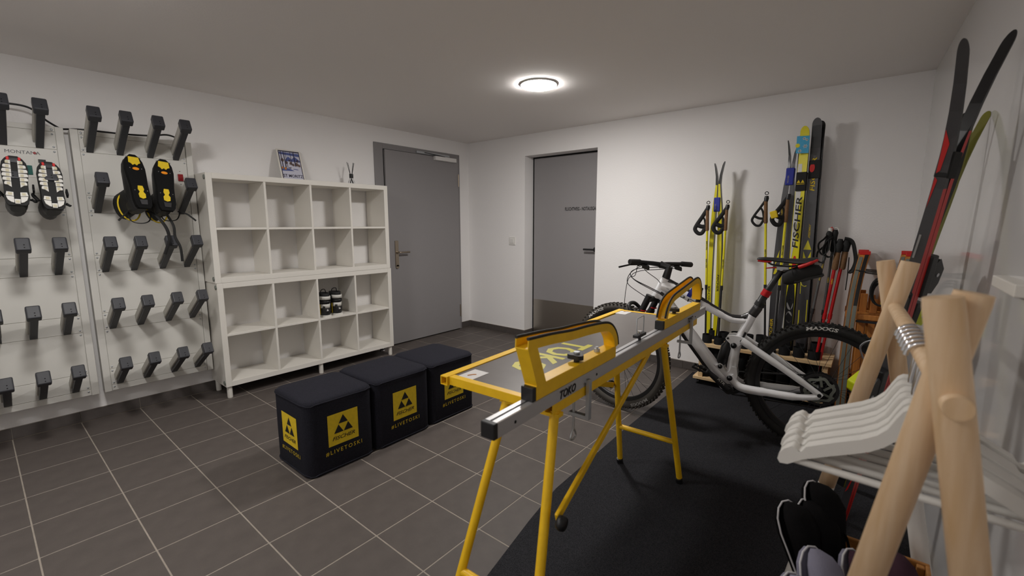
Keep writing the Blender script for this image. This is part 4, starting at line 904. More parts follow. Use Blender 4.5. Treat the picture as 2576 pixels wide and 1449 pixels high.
# ------------------------------------------------------------------ skis
def ski(label, tail, top, normal, L, ws, th, mats, tip, name='ski', group=None, pointed=.5, camber=0.0, fat=.45, wtip=None):
    """mats: top sheet, base, sidewall; tail/top give the axis, normal the top sheet side"""
    import bisect
    tail = Vector(tail); a = (Vector(top)-tail).normalized(); n_ = Vector(normal); n_ = (n_-a*n_.dot(a)).normalized(); w_ = a.cross(n_)
    t = thing(name, label, 'ski', tail, group=group)
    R = []; tl = tip[0]; st = []; rr = ws[1]*pointed*1.6
    us = [(L-rr)*(i/24) for i in range(25)]+[L-rr+rr*math.sin(PI/2*k/7) for k in range(1, 8)]
    for u in us:
        off = tip[1]*(max(0, (u-(L-tl))/tl))**2+camber*math.sin(PI*min(1, u/(L-tl*.8))) if u < L-tl*.8 else tip[1]*(max(0, (u-(L-tl))/tl))**2
        e = u/L; hw = .5*(ws[1]*(1-4*e*(1-e))+ws[0]*4*e*(1-e)); d = L-u
        if d < rr: hw *= math.sqrt(max(.006, 1-((rr-d)/rr)**2))
        tk = th*(fat+(1-fat)*max(0, math.sin(PI*min(1, e)))**.8)*(1 if d > .35 else .30+.70*d/.35)
        c = tail+a*u+n_*off; st.append((u, off, hw, tk))
        R.append([c-w_*hw, c+w_*hw, c+w_*hw+n_*tk, c-w_*hw+n_*tk])
    N = len(R)-1
    b = MB(); b.v = [tuple(p) for r in R for p in r]
    for i in range(N):
        tipd = L-us[i] < (wtip if wtip else -1)
        for k, mi in ((0, 1), (1, 2), (2, 0), (3, 2)):
            q = (k+1) % 4; b.f.append((i*4+k, i*4+q, (i+1)*4+q, (i+1)*4+k)); b.sm.append(False); b.mi.append(1 if (tipd and mi == 2) else mi)
    b.f += [(0, 3, 2, 1), (N*4, N*4+1, N*4+2, N*4+3)]; b.sm += [False]*2; b.mi += [2]*2
    b.build('ski_body', mats, t)
    def station(u):
        i = max(1, min(len(us)-1, bisect.bisect(us, u))); f_ = (u-us[i-1])/(us[i]-us[i-1])
        return [st[i-1][j]+(st[i][j]-st[i-1][j])*f_ for j in range(4)]
    def surf(u, x, lift=.0009):
        _, off, hw, tk = station(u); return tail+a*u+n_*(off+tk+lift)+w_*x
    ws_ = w_ if w_.y < 0 else -w_; rs = a.cross(ws_)
    def side(u, x, lift=.0009):
        _, off, hw, tk = station(u); return tail+a*u+n_*(off+tk*.5)+rs*x+ws_*(hw+lift)
    def printed(name, m, polys=(), words=(), parent=t, fn=surf):
        b = MB()
        for poly in polys:
            lo, hi = min(p[0] for p in poly), max(p[0] for p in poly); nsl = max(1, int((hi-lo)/.05))
            for q in range(nsl):
                c0, c1 = lo+(hi-lo)*q/nsl, lo+(hi-lo)*(q+1)/nsl; P = list(poly)
                for lim, sg in ((c0, 1), (c1, -1)):
                    out = []
                    for i in range(len(P)):
                        p0, p1 = P[i-1], P[i]; i0, i1 = (p0[0]-lim)*sg >= -1e-9, (p1[0]-lim)*sg >= -1e-9
                        if i0 != i1:
                            f_ = (lim-p0[0])/((p1[0]-p0[0]) or 1e-9); out.append((lim, p0[1]+(p1[1]-p0[1])*f_))
                        if i1: out.append(p1)
                    P = out
                    if not P: break
                if len(P) > 2: b.add([fn(u, x) for u, x in P], [tuple(range(len(P)))])
        for st_, u0, x0, size, sx, shear, upw in words:
            # words read along the ski: upw=1 upward, -1 downward
            b.text(st_, (0,0,0), (1,0,0), (0,1,0), size, sx=sx, shear=shear, bold=.015, mapf=lambda X, Y: fn(u0+upw*X, x0-upw*Y, .0014))
        return b.build(name, m, parent)
    return dict(t=t, surf=surf, side=side, printed=printed, a=a, n=n_, w=w_)
def along(tail, top, z): tail, top = Vector(tail), Vector(top); return lerp(tail, top, (z-tail.z)/(top.z-tail.z))
# pair 1: yellow cross country skis in the left of the rack
T1 = (2.924, -.125, .078); T1t = (2.898, -.150, 1.73)
L1 = (Vector(T1t)-Vector(T1)).length+.02
k1 = ski('yellow cross country ski in the leftmost pair of the rack, left ski', Vector(T1)+V(-.002, 0, 0), Vector(T1t)+V(-.002, 0, 0), (-1, 0, 0), L1, (.046, .042), .034, [M_ski_k, M_ski_k, M_ski_y], (.20, .030), camber=.014, fat=.35, wtip=.20)
k2 = ski('yellow cross country ski in the leftmost pair of the rack, right ski', Vector(T1)+V(.002, .0, 0), Vector(T1t)+V(.002, 0, 0), (1, 0, 0), L1+.008, (.046, .042), .034, [M_ski_k, M_ski_k, M_ski_y], (.20, .036), camber=.014, fat=.35, wtip=.20)
for k_, upw in ((k1, 1), (k2, -1)):
    k_['printed']('lettering', M_ink, words=[('FISCHER', .57 if upw > 0 else .80, upw*.0085, .023, 1.6, .15, upw)], fn=k_['side'])
k1['printed']('lettering', M_ink, words=[('FISCHER', L1-.34, .003, .010, 1.6, .15, 1)], fn=k1['side'])
def strap(label, c, a, hw, hd, hl, m, m2=None, words=None):
    t = thing('ski_strap', label, 'strap', c); a = Vector(a).normalized(); x, y, z = frame(a, (0, 1, 0))
    b = MB(); b.obox(c, (hw, hd, hl), (V(1, 0, 0)-a*a.x, V(0, 1, 0)-a*a.y, a)); b.build('band', m, t, bevel=.005)
    if words:
        b = MB(); b.text(words, Vector(c)+V(-.004, -hd-.0012, -hl*.75), a, (-1, 0, 0), hw*.55, bold=.01); b.build('lettering', m2, t)
    return t
strap('blue velcro strap around the yellow cross country ski pair', along(T1, T1t, 1.43)+V(0, -.004, 0), Vector(T1t)-Vector(T1), .023, .026, .055, M_blue, M_greyink, 'FISCHER')
# pair 2: black skis with fork tips
T2 = (3.362, -.125, .078); T2t = (3.380, -.130, 1.85); L2 = (Vector(T2t)-Vector(T2)).length+.02
k3 = ski('charcoal and yellow cross country ski with forked tip, left of its pair', Vector(T2)+V(-.002, 0, 0), Vector(T2t)+V(-.002, 0, 0), (-1, 0, 0), L2, (.046, .042), .040, [M_ski_k, M_ski_k, M_ski_g], (.22, .030), camber=.010, fat=.40, wtip=.16)
k4 = ski('charcoal and yellow cross country ski with forked tip, right of its pair', Vector(T2)+V(.002, 0, 0), Vector(T2t)+V(.002, 0, 0), (1, 0, 0), L2+.01, (.046, .042), .036, [M_ski_k, M_ski_k, M_ski_g], (.22, .040), camber=.010, fat=.40, wtip=.16)
k3['printed']('lettering', M_logoy, words=[('FISCHER', L2-.60, .006, .020, 1.8, .15, 1), ('FISCHER', .34, .009, .026, 1.6, .15, 1)], fn=k3['side'])
k3['printed']('triangles', M_ski_y, polys=[[(L2-.96, -.014), (L2-.96, .014), (L2-.90, 0)], [(L2-.90, -.010), (L2-.84, .012), (L2-.78, .013), (L2-.84, -.003)], [(L2-.99, -.014), (L2-.99, .014), (L2-1.03, .014), (L2-1.03, -.014)]], fn=k3['side'])
strap('blue velcro strap around the charcoal forked ski pair', along(T2, T2t, 1.615)+V(0, -.004, 0), Vector(T2t)-Vector(T2), .026, .026, .060, M_blue, M_greyink, 'FISCHER')
# pair 3: yellow and white, pair 4: black skating skis
T3 = (3.4525, -.125, .078); T3t = (3.452, -.150, 1.950); L3 = (Vector(T3t)-Vector(T3)).length
k5 = ski('yellow and white ski with large FISCHER lettering in the rack, front one', T3, T3t, (-.25, -1, 0), L3, (.062, .056), .020, [M_ski_y, M_ski_k, M_ski_k], (.24, .028))
k6 = ski('dark backed ski standing behind the yellow and white one in the rack', Vector(T3)+V(.006, .012, 0), Vector(T3t)+V(-.010, .012, -.0), (-.25, 1, 0), L3-.03, (.058, .056), .020, [M_ski_g, M_ski_k, M_ski_k], (.24, .03))
k5['printed']('white_panel', M_whiteink, polys=[[(.90, -.022), (1.16, -.027), (1.62, -.027), (1.62, -.002), (1.42, .006), (1.12, .0)]])
k5['printed']('lettering', M_ink, words=[('FISCHER', 1.03, .018, .052, 1.90, .12, 1)])
k5['printed']('red_oval', M_redp, polys=[[(.92+.055*math.cos(a), .005+.013*math.sin(a)) for a in [2*PI*k/18 for k in range(18)]]])
k5['printed']('dark_foot', M_ski_k, polys=[[(.0, -.029), (.0, .029), (.66, .029), (.76, .020), (.79, 0), (.76, -.020), (.66, -.029)]])
k5['printed']('lettering', M_logoy, words=[('FISCHER', .26, .012, .034, 1.3, .15, 1)])
for u in (.52, .62): k5['printed']('grey_plate', M_greyink, polys=[[(u+.045*math.cos(a), .021*math.sin(a)) for a in [2*PI*k/16 for k in range(16)]]])
t = thing('paper_card', 'sky blue card with snowflakes tucked around the yellow ski tip', 'card', along(T3, T3t, 1.83))
cc_ = along(T3, T3t, 1.825)+V(-.010, -.030, 0); cu = (Vector(T3t)-Vector(T3)).normalized()
b = MB(); b.obox(cc_, (.038, .0008, .058), (V(1,0,-.05), V(0,1,0), cu)); b.build('card_sheet', M_sky, t)
b = MB()
for x, z, s_ in ((.015, -.012, .014), (-.015, -.042, .012), (.006, .040, .010), (.022, .030, .008)):
    for k in range(3):
        a = PI*k/3; b.bar(cc_+V(x-s_*math.cos(a), -.0015, z-s_*math.sin(a)), cc_+V(x+s_*math.cos(a), -.0015, z+s_*math.sin(a)), .004, .0006, (0,1,0))
b.build('snowflakes', M_whiteink, t)
b = MB(); b.lathe([(.014, 0), (.012, .0006)], cc_+V(-.030, -.0012, -.004), (0,-1,0), 16); b.build('yellow_sun', M_ski_y, t)
T4 = (3.541, -.125, .078); T4t = (3.512, -.130, 2.00); L4 = (Vector(T4t)-Vector(T4)).length
k7 = ski('tall black skating ski with yellow lettering and triangles, front one', T4, T4t, (-.12, -1, 0), L4, (.066, .056), .020, [M_ski_g, M_ski_k, M_ski_k], (.24, .02))
k8 = ski('tall black skating ski standing behind its yellow lettered twin', Vector(T4)+V(.010, .012, 0), Vector(T4t)+V(.014, .010, 0), (.10, 1, 0), L4-.012, (.060, .054), .020, [M_ski_g, M_ski_k, M_ski_k], (.24, .03))
k7['printed']('lettering', M_logoy, words=[('FISCHER', 1.43, .014, .040, 1.55, .15, 1), ('SPEEDMAX', 1.10, .010, .016, 1.2, .8, 1)])
k7['printed']('triangles', M_ski_y, polys=[[(1.02, -.024), (1.02, .024), (1.09, 0)], [(.95, .024), (1.01, .024), (.95, .002)], [(.95, -.024), (1.01, -.024), (.95, -.002)], [(.82, .020), (.88, .022), (.88, .016)], [(.70, -.026), (.82, -.026), (.82, -.022), (.70, -.022)], [(.45, -.026), (.58, -.026), (.58, -.020), (.45, -.020)], [(.45, .026), (.66, .026), (.66, .021), (.45, .021)]])
k7['printed']('black_tip', M_ski_k, polys=[[(L4-.20, -.028), (L4-.20, .028), (L4-.05, .024), (L4-.05, -.024)]])
st4 = strap('black velcro strap with red oval badge around the two black skating skis', along(T4, T4t, 1.655)+V(.004, .006, 0), Vector(T4t)-Vector(T4), .036, .030, .062, M_softblack)
b = MB(); c_ = along(T4, T4t, 1.655)+V(-.010, -.0255, .01); b.flat([(.015*math.cos(a), .030*math.sin(a)) for a in [2*PI*k/20 for k in range(20)]], c_, (1,0,0), (0,.06,1)); b.build('badge', M_redp, st4)
st3 = strap('black velcro strap with yellow triangle around the yellow and white ski', along(T3, T3t, 1.575)+V(-.002, .000, 0), Vector(T3t)-Vector(T3), .032, .028, .065, M_softblack)
b = MB(); c_ = along(T3, T3t, 1.575)+V(-.004, -.0295, -.010)
for x, z in ((-.012, 0), (.012, 0), (0, .024)): b.flat([(x-.011, z), (x+.011, z), (x, z+.022)], c_, (1,0,0), (0,.06,1))
b.box((c_.x-.024, c_.y-.0005, c_.z-.010), (c_.x+.024, c_.y, c_.z-.006)); b.build('emblem', M_logoy, st3)
# ------------------------------------------------------------------ poles
def pole(label, tip, top, m_up, m_lo, split, grip, strapdir, glen=.16, r=.0085, strap_m=M_softblack, words=None, loop=True, style='nordic', group=None, full=False):
    tip, top = Vector(tip), Vector(top); a = (top-tip).normalized(); Lp = (top-tip).length
    t = thing('ski_pole', label, 'ski pole', tip, group=group)
    g0 = Lp-glen-.05
    b = MB(); b.cyl(tip, tip+a*(g0*split), r*.85, 12); b.build('lower_shaft', m_lo, t)
    b = MB(); b.cyl(tip+a*(g0*split), tip+a*(g0+.03), r, 12); b.build('upper_shaft', m_up, t)
    if split < .95:
        b = MB(); b.cyl(tip+a*(g0*split-.025), tip+a*(g0*split+.012), r*1.25, 12); b.build('clamp_collar', m_lo, t)
    b = MB(); sd_ = Vector(strapdir).normalized()
    if style == 'nordic':
        b.tube([tip+a*g0, tip+a*(g0+.01), tip+a*(g0+glen*.5), tip+a*(g0+glen)], [r*1.3, .0135, .0125, .0125], 12); b.build('grip', grip, t)
        b = MB(); b.tube([tip+a*(g0+glen-.002), tip+a*(g0+glen+.02)-sd_*.004, tip+a*(Lp-.012)-sd_*.006], [.0135, .016, .0125], 12); b.build('grip_head', M_black, t)
        if loop:
            c = tip+a*(Lp+.008)-sd_*.006; b = MB(); b.tube(arc(c, .011, 0, 2*PI, 16, sd_, a)[:-1], .0028, 6, closed=True); b.build('top_loop', M_black, t)
        q = tip+a*(g0+glen)
        b = MB(); P = [q+a*.01, q+sd_*.035-a*.045, q+sd_*.075-a*.105, q+sd_*.088-a*.140, q+sd_*.066-a*.172, q+sd_*.040-a*.175, q+sd_*.022-a*.150, q+sd_*.012-a*.125]
        hn = sd_.cross(a)
        b.tube(smooth_path(P), .0085 if not full else .015, 8, flat=.4, hint=hn)
        b.tube(smooth_path([P[2], P[2]*.4+P[6]*.6+a*.01, P[7]]), .009 if not full else .016, 8, flat=.4, hint=hn); b.tube(smooth_path([P[1], q+sd_*.020-a*.07, P[7]]), .007, 8, flat=.4, hint=hn); b.build('hand_strap', strap_m, t)
    else:
        b.tube([tip+a*(Lp-.02-glen), tip+a*(Lp-glen), tip+a*(Lp-.05), tip+a*(Lp-.02), tip+a*Lp], [r*1.3, .017, .0165, .019, .012], 12); b.build('grip', grip, t)
    if words:
        b = MB(); x, y, z = frame(a, (0, 1, 0)); sdv = Vector((1, 0, 0)); sdv = (sdv-a*sdv.dot(a)).normalized(); fn_ = a.cross(sdv)
        for w0, u0, m_ in words:
            b.text(w0, tip+a*u0-sdv*-.0045+V(0, -r-.0006, 0), a, -sdv, .012, sx=1.6, bold=.02)
        b.build('lettering', M_ink if m_up is M_ski_y else M_logoy, t)
    return t
pole('yellow ski pole with closed black strap left of the leftmost ski pair', (2.925, -.283, .080), (2.851, -.235, 1.435), M_ski_y, M_ski_k, .62, M_cork, (-.9, -.3, -.1), words=[('FISCHER', 1.00, 0), ('FISCHER', .86, 0)], full=True)
pole('yellow ski pole with black strap right of the leftmost ski pair', (3.008, -.283, .080), (2.988, -.215, 1.438), M_ski_y, M_ski_k, .62, M_cork, (-.9, -.4, 0), words=[('FISCHER', .86, 0)], full=True)
pole('yellow ski pole with open white backed wrist strap standing alone mid rack', (3.350, -.283, .080), (3.246, -.215, 1.492), M_ski_y, M_ski_k, .62, M_cork, (-1, -.25, 0), words=[('FISCHER', .95, 0)])
p4 = pole('yellow ski pole with triangle logo strap in front of the charcoal skis', (3.385, -.283, .080), (3.388, -.235, 1.500), M_ski_y, M_ski_k, .62, M_cork, (-.9, -.45, 0), words=[('FISCHER', .98, 0)], loop=False, full=True)
b = MB(); b.obox((3.318, -.278, 1.345), (.022, .012, .026), ((1,0,.3), (0,1,0), (-.3,0,1))); b.build('logo_cuff', M_logoy, p4, bevel=.006)
def loops(t, c, name='wrist_strap', m=M_softblack, s=1.0, seed=0):
    rnd = random.Random(seed); c = Vector(c)
    P = [c, c+V(-.02*s, -.012, -.02*s), c+V(-.045*s, -.016, -.055*s), c+V(-.040*s, -.016, -.105*s), c+V(-.010*s, -.016, -.125*s), c+V(.010*s, -.014, -.09*s), c+V(.004, -.008, -.02*s)]
    b = MB(); b.tube(smooth_path([p+V(rnd.uniform(-.004, .004), 0, rnd.uniform(-.004, .004)) for p in P]), .011, 8, flat=.25, hint=(1, 0, .3)); b.build(name, m, t)
pt = pole('slim grey trekking pole with black loop grip, leftmost of the right pole group', (3.5445, -.283, .080), (3.648, -.205, 1.232), M_greypole, M_ski_k, .62, M_softblack, (-1, 0, 0), style='alpine', r=.0085, glen=.13, words=[('KOMPERDELL', .82, 0)])
loops(pt, (3.640, -.225, 1.200), s=1.0, seed=1); loops(pt, (3.630, -.225, 1.130), s=.9, seed=2)
b = MB(); b.tube([(3.648, -.206, 1.10), (3.650, -.205, 1.215), (3.651, -.204, 1.252)], [.012, .012, .014], 10); b.build('white_grip_head', M_lug, pt)
b = MB(); b.tube([(3.655, -.206, 1.225), (3.662, -.205, 1.246), (3.654, -.204, 1.258)], .006, 8); b.build('red_release', M_redp, pt)
pt = pole('slim black and white trekking pole, second of the right pole group', (3.630, -.125, .080), (3.678, -.195, 1.240), M_greypole, M_ski_k, .60, M_softblack, (-1, 0, 0), style='alpine', r=.0085, glen=.13, words=[('LEKI', .80, 0)])
b = MB(); b.tube(arc((3.680, -.196, 1.238), .016, -.3, PI+.3, 10), .004, 8); b.build('top_loop', M_lug, pt)
loops(pt, (3.672, -.22, 1.19), s=1.05, seed=3)
pt = pole('red trekking pole with brown cork grip, left of the two red poles', (3.624, -.283, .080), (3.712, -.215, 1.180), M_redpole, M_redpole, .58, M_softblack, (1, 0, 0), style='alpine', r=.010, glen=.06, words=[('LEKI', .80, 0)])
b = MB(); b.tube([(3.695, -.226, .97), (3.697, -.225, .98), (3.703, -.221, 1.085), (3.704, -.221, 1.095)], [.014, .0185, .018, .013], 14); b.build('cork_grip', M_cork, pt)
b = MB(); b.tube([(3.703, -.221, 1.09), (3.707, -.218, 1.14), (3.709, -.217, 1.16)], [.020, .026, .016], 12); b.build('grip_head', M_softblack, pt)
pt = pole('red trekking pole with brown cork grip, right one with hanging black strap', (3.646, -.283, .080), (3.748, -.200, 1.185), M_redpole, M_redpole, .58, M_softblack, (1, 0, 0), style='alpine', r=.010, glen=.06)
b = MB(); b.tube([(3.735, -.212, .975), (3.737, -.211, .985), (3.743, -.205, 1.090), (3.744, -.205, 1.10)], [.014, .0185, .018, .013], 14); b.build('cork_grip', M_cork, pt)
b = MB(); b.tube([(3.742, -.206, 1.095), (3.745, -.204, 1.15), (3.747, -.202, 1.17)], [.020, .027, .016], 12); b.build('grip_head', M_softblack, pt)
b = MB(); b.tube(smooth_path([(3.735, -.215, 1.18), (3.775, -.225, 1.165), (3.795, -.228, 1.10), (3.805, -.228, 1.03), (3.790, -.228, .97), (3.775, -.226, .965)]), .020, 8, flat=.3, hint=(1,0,0)); b.tube(smooth_path([(3.768, -.226, 1.06), (3.770, -.228, .95), (3.768, -.228, .84)]), .010, 8, flat=.3, hint=(1,0,0)); b.build('wrist_strap', M_softblack, pt)
# ------------------------------------------------------------------ wooden sleds standing on end
def sled(label, x0, x1, y0, dz=0.0):
    t = thing('wooden_sled', label, 'sled', ((x0+x1)/2, y0, CARP))
    for k, x in enumerate((x0, x1)):
        P = smooth_path([(x, y0, CARP+.0), (x, y0+.010, .40), (x+.004, y0+.026, .68), (x+.012, y0+.056, .86), (x+.022, y0+.100, .98+dz), (x+.032, y0+.140, 1.055+dz), (x+.038, y0+.175, 1.090+dz)], 5)
        R = []; R2 = []; R3 = []
        for i, p in enumerate(P):
            d = (P[min(i+1, len(P)-1)]-P[max(i-1, 0)]).normalized(); n_ = Vector((0, d.z, -d.y)); w_ = .027; h_ = .015
            R.append([p-V(w_,0,0), p+V(w_,0,0), p+V(w_,0,0)+n_*2*h_, p-V(w_,0,0)+n_*2*h_])
            for q, RR in ((-.0135, R2), (.0125, R3)): RR.append([p+V(q-.0095,0,0)-n_*.003, p+V(q+.0095,0,0)-n_*.003, p+V(q+.0095,0,0)+n_*.001, p+V(q-.0095,0,0)+n_*.001])
        b = MB(); b.rings(R, True, False); ru = b.build('runner', M_sled, t)
        for RR in (R2, R3):
            b = MB(); b.rings(RR[:-4], True, False); b.build('steel_shoe', M_lcd, ru)
        b = MB(); b.rings([[q+Vector((0, -.0012, 0)) for q in r] for r in R3[-19:-2]], True, False); b.build('black_wear_strip', M_ski_k, ru)
        b = MB(); p = P[-1]; b.obox(p+V(0, .001, .002), (.0285, .017, .004), ((1,0,0),(0,.8,.6),(0,-.6,.8))); b.build('red_tip', M_redp, ru, bevel=.003)
    for z in (.22, .69):
        b = MB(); b.box((x0+.012, y0+.050, z-.016), (x1-.012, y0+.078, z+.016)); b.build('cross_bar', M_sled, t, bevel=.004)
        b = MB(); b.box((x0+.016, y0+.046, z-.034), (x1-.016, y0+.052, z-.020)); b.build('steel_strut', M_darkmetal, t)
        for x in (x0, x1):
            b = MB(); b.box((x-.012, y0+.040, z-.014), (x+.012, y0+.135, z+.014)); b.build('upright', M_sled, t, bevel=.003)
    for z in (.20, .67):
        b = MB(); b.box((x0-.03, y0+.132, z), (x1+.03, y0+.152, z+.040)); b.build('saddle_bar', M_sled, t, bevel=.003)
    n = 5; w_ = (x1-x0+.04)/n
    for i in range(n):
        xa = x0-.02+w_*i; b = MB(); b.box((xa+.006, y0+.153, .075), (xa+w_-.010, y0+.167, .83 if i % 2 else .80)); b.build('seat_slat', M_sled, t, bevel=.003)
    b = MB(); b.tube(smooth_path([(x0, y0+.10, .985), ((x0+x1)/2, y0+.085, .975), (x1, y0+.10, .985)]), .0035, 6); b.tube(smooth_path([(x0, y0+.10, .980), ((x0+x1)/2, y0+.10, .965), (x1, y0+.10, .980)]), .0035, 6); b.build('pull_rope', M_softblack, t)
    return t
sled('wooden sled with steel shod runners standing on end, nearer of two by the back wall', 3.812, 4.040, -.420)
sled('wooden sled standing on end right behind the nearer sled against the back wall', 3.800, 4.024, -.215)
t = thing('rope_coil', 'coil of black cord hanging on the sled between its runners', 'rope', (3.95, -.36, .80))
for k in range(3):
    b = MB(); b.tube([(3.955+(.045+.006*k)*math.cos(a), -.345-.012*k, .845+(.075+.008*k)*math.sin(a)+.01*k) for a in [2*PI*i/28 for i in range(28)]], .006, 8, closed=True); b.build('cord_loop', M_softblack, t)

# ------------------------------------------------------------------ alpine skis leaning on the right wall
A0 = Vector((3.893, -1.660, CARP)); A1 = Vector((4.088, -2.066, 1.79)); AL = 1.845
an = Vector((-.50, -.86, 0))
aa = (A1-A0).normalized()
r1 = ski('charcoal alpine ski with red edge and red tip flash, left of the pair leaning right', A0+an*.0005, A1+an*.0005, an, AL, (.034, .027), .021, [M_ski_g, M_ski_k, M_ski_r], (.46, .095), pointed=.9, wtip=.42)
r2 = ski('charcoal alpine ski with red edge whose tip touches the right wall', A0-an*.0015, A1-an*.0015, -an, AL+.02, (.034, .027), .021, [M_ski_k, M_ski_k, M_ski_r], (.46, .120), pointed=.9, wtip=.30)
r1['printed']('red_flash', M_redp, polys=[[(AL-.24, -.0130), (AL-.28, .003), (AL-.36, -.004), (AL-.37, -.013)], [(AL-.38, -.0135), (AL-.39, -.005), (AL-.48, -.0135)]])
r1['printed']('red_flash', M_redp, polys=[[(.28, .002), (.38, .016), (.46, .020), (.36, .008)], [(.16, -.01), (.26, .004), (.28, .010), (.18, -.002)]])
r1['printed']('grey_mark', M_greyink, polys=[[(1.20, -.012), (1.20, -.006), (1.28, -.004), (1.28, -.010)]])
def binding(k_, u, L_, h, m, name, side=0, m2=None, par=None):
    a, n_, w_ = k_['a'], k_['n'], k_['w']; c = k_['surf'](u, 0, 0)
    b = MB(); b.obox(c+n_*(h*.22), (.024, L_*.5, h*.22), (w_, a, n_)); o = b.build(name, m, k_['t'], bevel=.006)
    b = MB(); b.prism([(-L_*.42, h*.4), (L_*.30, h*.4), (L_*.40, h*.62), (L_*.12, h), (-L_*.22, h*.92), (-L_*.45, h*.66)], c, a, n_, -.022, .022); b.build('binding_head', m2 or m, o, bevel=.006)
    b = MB(); b.cyl(c+n_*h*.7-w_*.0235, c+n_*h*.7+w_*.0235, .007, 12); b.build('pivot_pin', M_zinc, o)
binding(r2, 1.13, .15, .085, M_black, 'toe_binding'); binding(r2, .66, .19, .085, M_black, 'heel_binding')
binding(r1, 1.02, .13, .030, M_black, 'toe_binding'); binding(r1, .68, .20, .085, M_black, 'heel_binding')
b = MB(); c = r1['surf'](.80, 0, .04); b.tube(smooth_path([c-r1['w']*.05, c+r1['a']*.06-r1['w']*.052+r1['n']*.03, c+r1['a']*.11+r1['n']*.05, c+r1['a']*.06+r1['w']*.052+r1['n']*.03, c+r1['w']*.05]), .003, 6); b.build('brake_wire', M_zinc, r1['t'])
t = thing('ski_strap', 'black strap holding the leaning red edged skis together near their tips', 'strap', A0+aa*1.50)
b = MB(); c = A0+aa*1.50; b.obox(c, (.019, .022, .040), (r1['w'], an, aa)); b.build('band', M_softblack, t, bevel=.004)
# olive touring skis behind them
B0 = Vector((3.872, -1.33, CARP)); B1 = Vector((4.105, -1.68, 1.50)); BLn = 1.715
bn = Vector((-.55, -.83, 0))
y1 = ski('olive yellow touring ski with neon bindings behind the red edged skis, left one', B0+bn*.001, B1+bn*.001, bn, BLn, (.046, .044), .022, [M_ski_k, M_ski_k, M_olive], (.30, .05), pointed=.6)
y2 = ski('olive yellow touring ski with its tip on the right wall behind the red edged skis', B0-bn*.001, B1-bn*.001, -bn, BLn, (.030, .024), .016, [M_olive, M_olive, M_olive], (.30, .050), pointed=.6)
binding(y1, 1.03, .13, .105, M_black, 'toe_binding', m2=M_neon); binding(y1, .63, .13, .140, M_black, 'heel_binding', m2=M_neon)
binding(y2, .93, .14, .095, M_black, 'toe_binding', m2=M_neon); binding(y2, .60, .12, .080, M_black, 'heel_binding')

# ------------------------------------------------------------------ clothes rack
RP1 = Vector((4.001, -3.119, 1.05)); RP2 = Vector((3.959, -2.305, 1.05)); RD = (RP2-RP1).normalized(); RXv = Vector((RD.y, -RD.x, 0))
crk = thing('clothes_rack', 'pale wooden clothes rack of crossed round poles, close on the right', 'clothes rack', (3.98, -2.71, CARP))
def leg(p, q, name='leg', dip=.0):
    b = MB(); d = (q-p); b.tube([p, lerp(p, q, .01), lerp(p, q, .97 if not dip else 1-dip), q if not dip else lerp(p, q, 1-dip)], [.0205, .0215, .0215, .0215], 24); o = b.build(name, M_pine, crk)
    if dip:
        b = MB(); b.tube([lerp(p, q, 1-dip), q], [.0217, .0217], 24); b.build('white_dipped_end', M_whitedip, o)
    return o
GF = CARP+.004
# far pair: first is the one nearer the camera
fa = Vector((3.980, -2.312, 1.178)); fb = Vector((3.765, -2.320, GF)); leg(fa, fb, dip=.40)
fa2 = Vector((3.928, -2.266, 1.176)); fb2 = Vector((4.142, -2.258, GF)); leg(fa2, fb2, dip=.46)
na = Vector((3.978, -3.132, 1.186)); nb = Vector((4.181, -3.120, GF)); leg(na, nb, dip=.40)
na2 = Vector((4.012, -3.086, 1.189)); nb2 = Vector((3.828, -3.094, GF)); leg(na2, nb2, dip=.40)
b = MB(); b.tube([RP1-RD*.048, RP1-RD*.046, RP2+RD*.020, RP2+RD*.022], [.0155, .0165, .0165, .0155], 20); b.build('hanging_rail', M_pine, crk)
# crate board between the legs carries the basket
for z in (.115,):
    b = MB(); b.cyl((3.846, -3.07, .115), (3.783, -2.34, .115), .011, 12); b.build('lower_rail', M_pine, crk)
    b = MB(); b.cyl((4.163, -3.10, .115), (4.122, -2.28, .115), .011, 12); b.build('lower_rail', M_pine, crk)
# hangers
HALF = [(0,0),(.012,-.001),(.020,-.008),(.028,-.024),(.038,-.047),(.052,-.064),(.075,-.080),(.12,-.103),(.160,-.125),(.167,-.137),(.172,-.140),(.177,-.134),(.185,-.132),(.198,-.142),(.207,-.155),(.209,-.168),(.204,-.176),(.19,-.174),(.165,-.155),(.12,-.131),(.088,-.115),(.06,-.100),(.04,-.084),(.028,-.070),(.012,-.055),(0,-.052)]
HPOLY = HALF+[(-x, z) for x, z in HALF[::-1][1:-1]]
def hanger(label, y, x, zt, rz):
    t = thing('clothes_hanger', label, 'hanger', (x, y, zt), rz, 'white hangers on the clothes rack', local=True)
    b = MB(); b.prism(HPOLY, (0,0,0), (1,0,0), (0,0,1), -.0150, .0150); b.build('shoulder', M_hanger, t, bevel=.006, seg=3)
    b = MB(); b.cyl((-.190, 0, -.166), (.190, 0, -.166), .0075, 14); b.build('trouser_bar', M_hanger, t)
    # hook goes over the rail
    hz = 1.05-zt; hx = 4.001+(y+3.119)*-.0516-x
    P = [V(0, 0, -.01), V(0, 0, .012)]+[V(hx+.0205*math.cos(a), 0, hz+.0000+.0205*math.sin(a)) for a in [PI*1.45*(-.38)+PI*1.45*i/12 for i in range(13)]]
    P = [V(0, 0, -.01), V(0, 0, .010), V(hx+.008, 0, hz-.040)]+[V(hx+.0255*math.cos(a), 0, hz-.0048+.0255*math.sin(a)) for a in [-PI*.38+PI*1.38*i/12 for i in range(13)]]
    b = MB(); b.tube(P, .0042, 8); b.build('hook', M_chrome, t)
    return t
ys = [-2.876, -2.842, -2.808, -2.774, -2.738, -2.702]
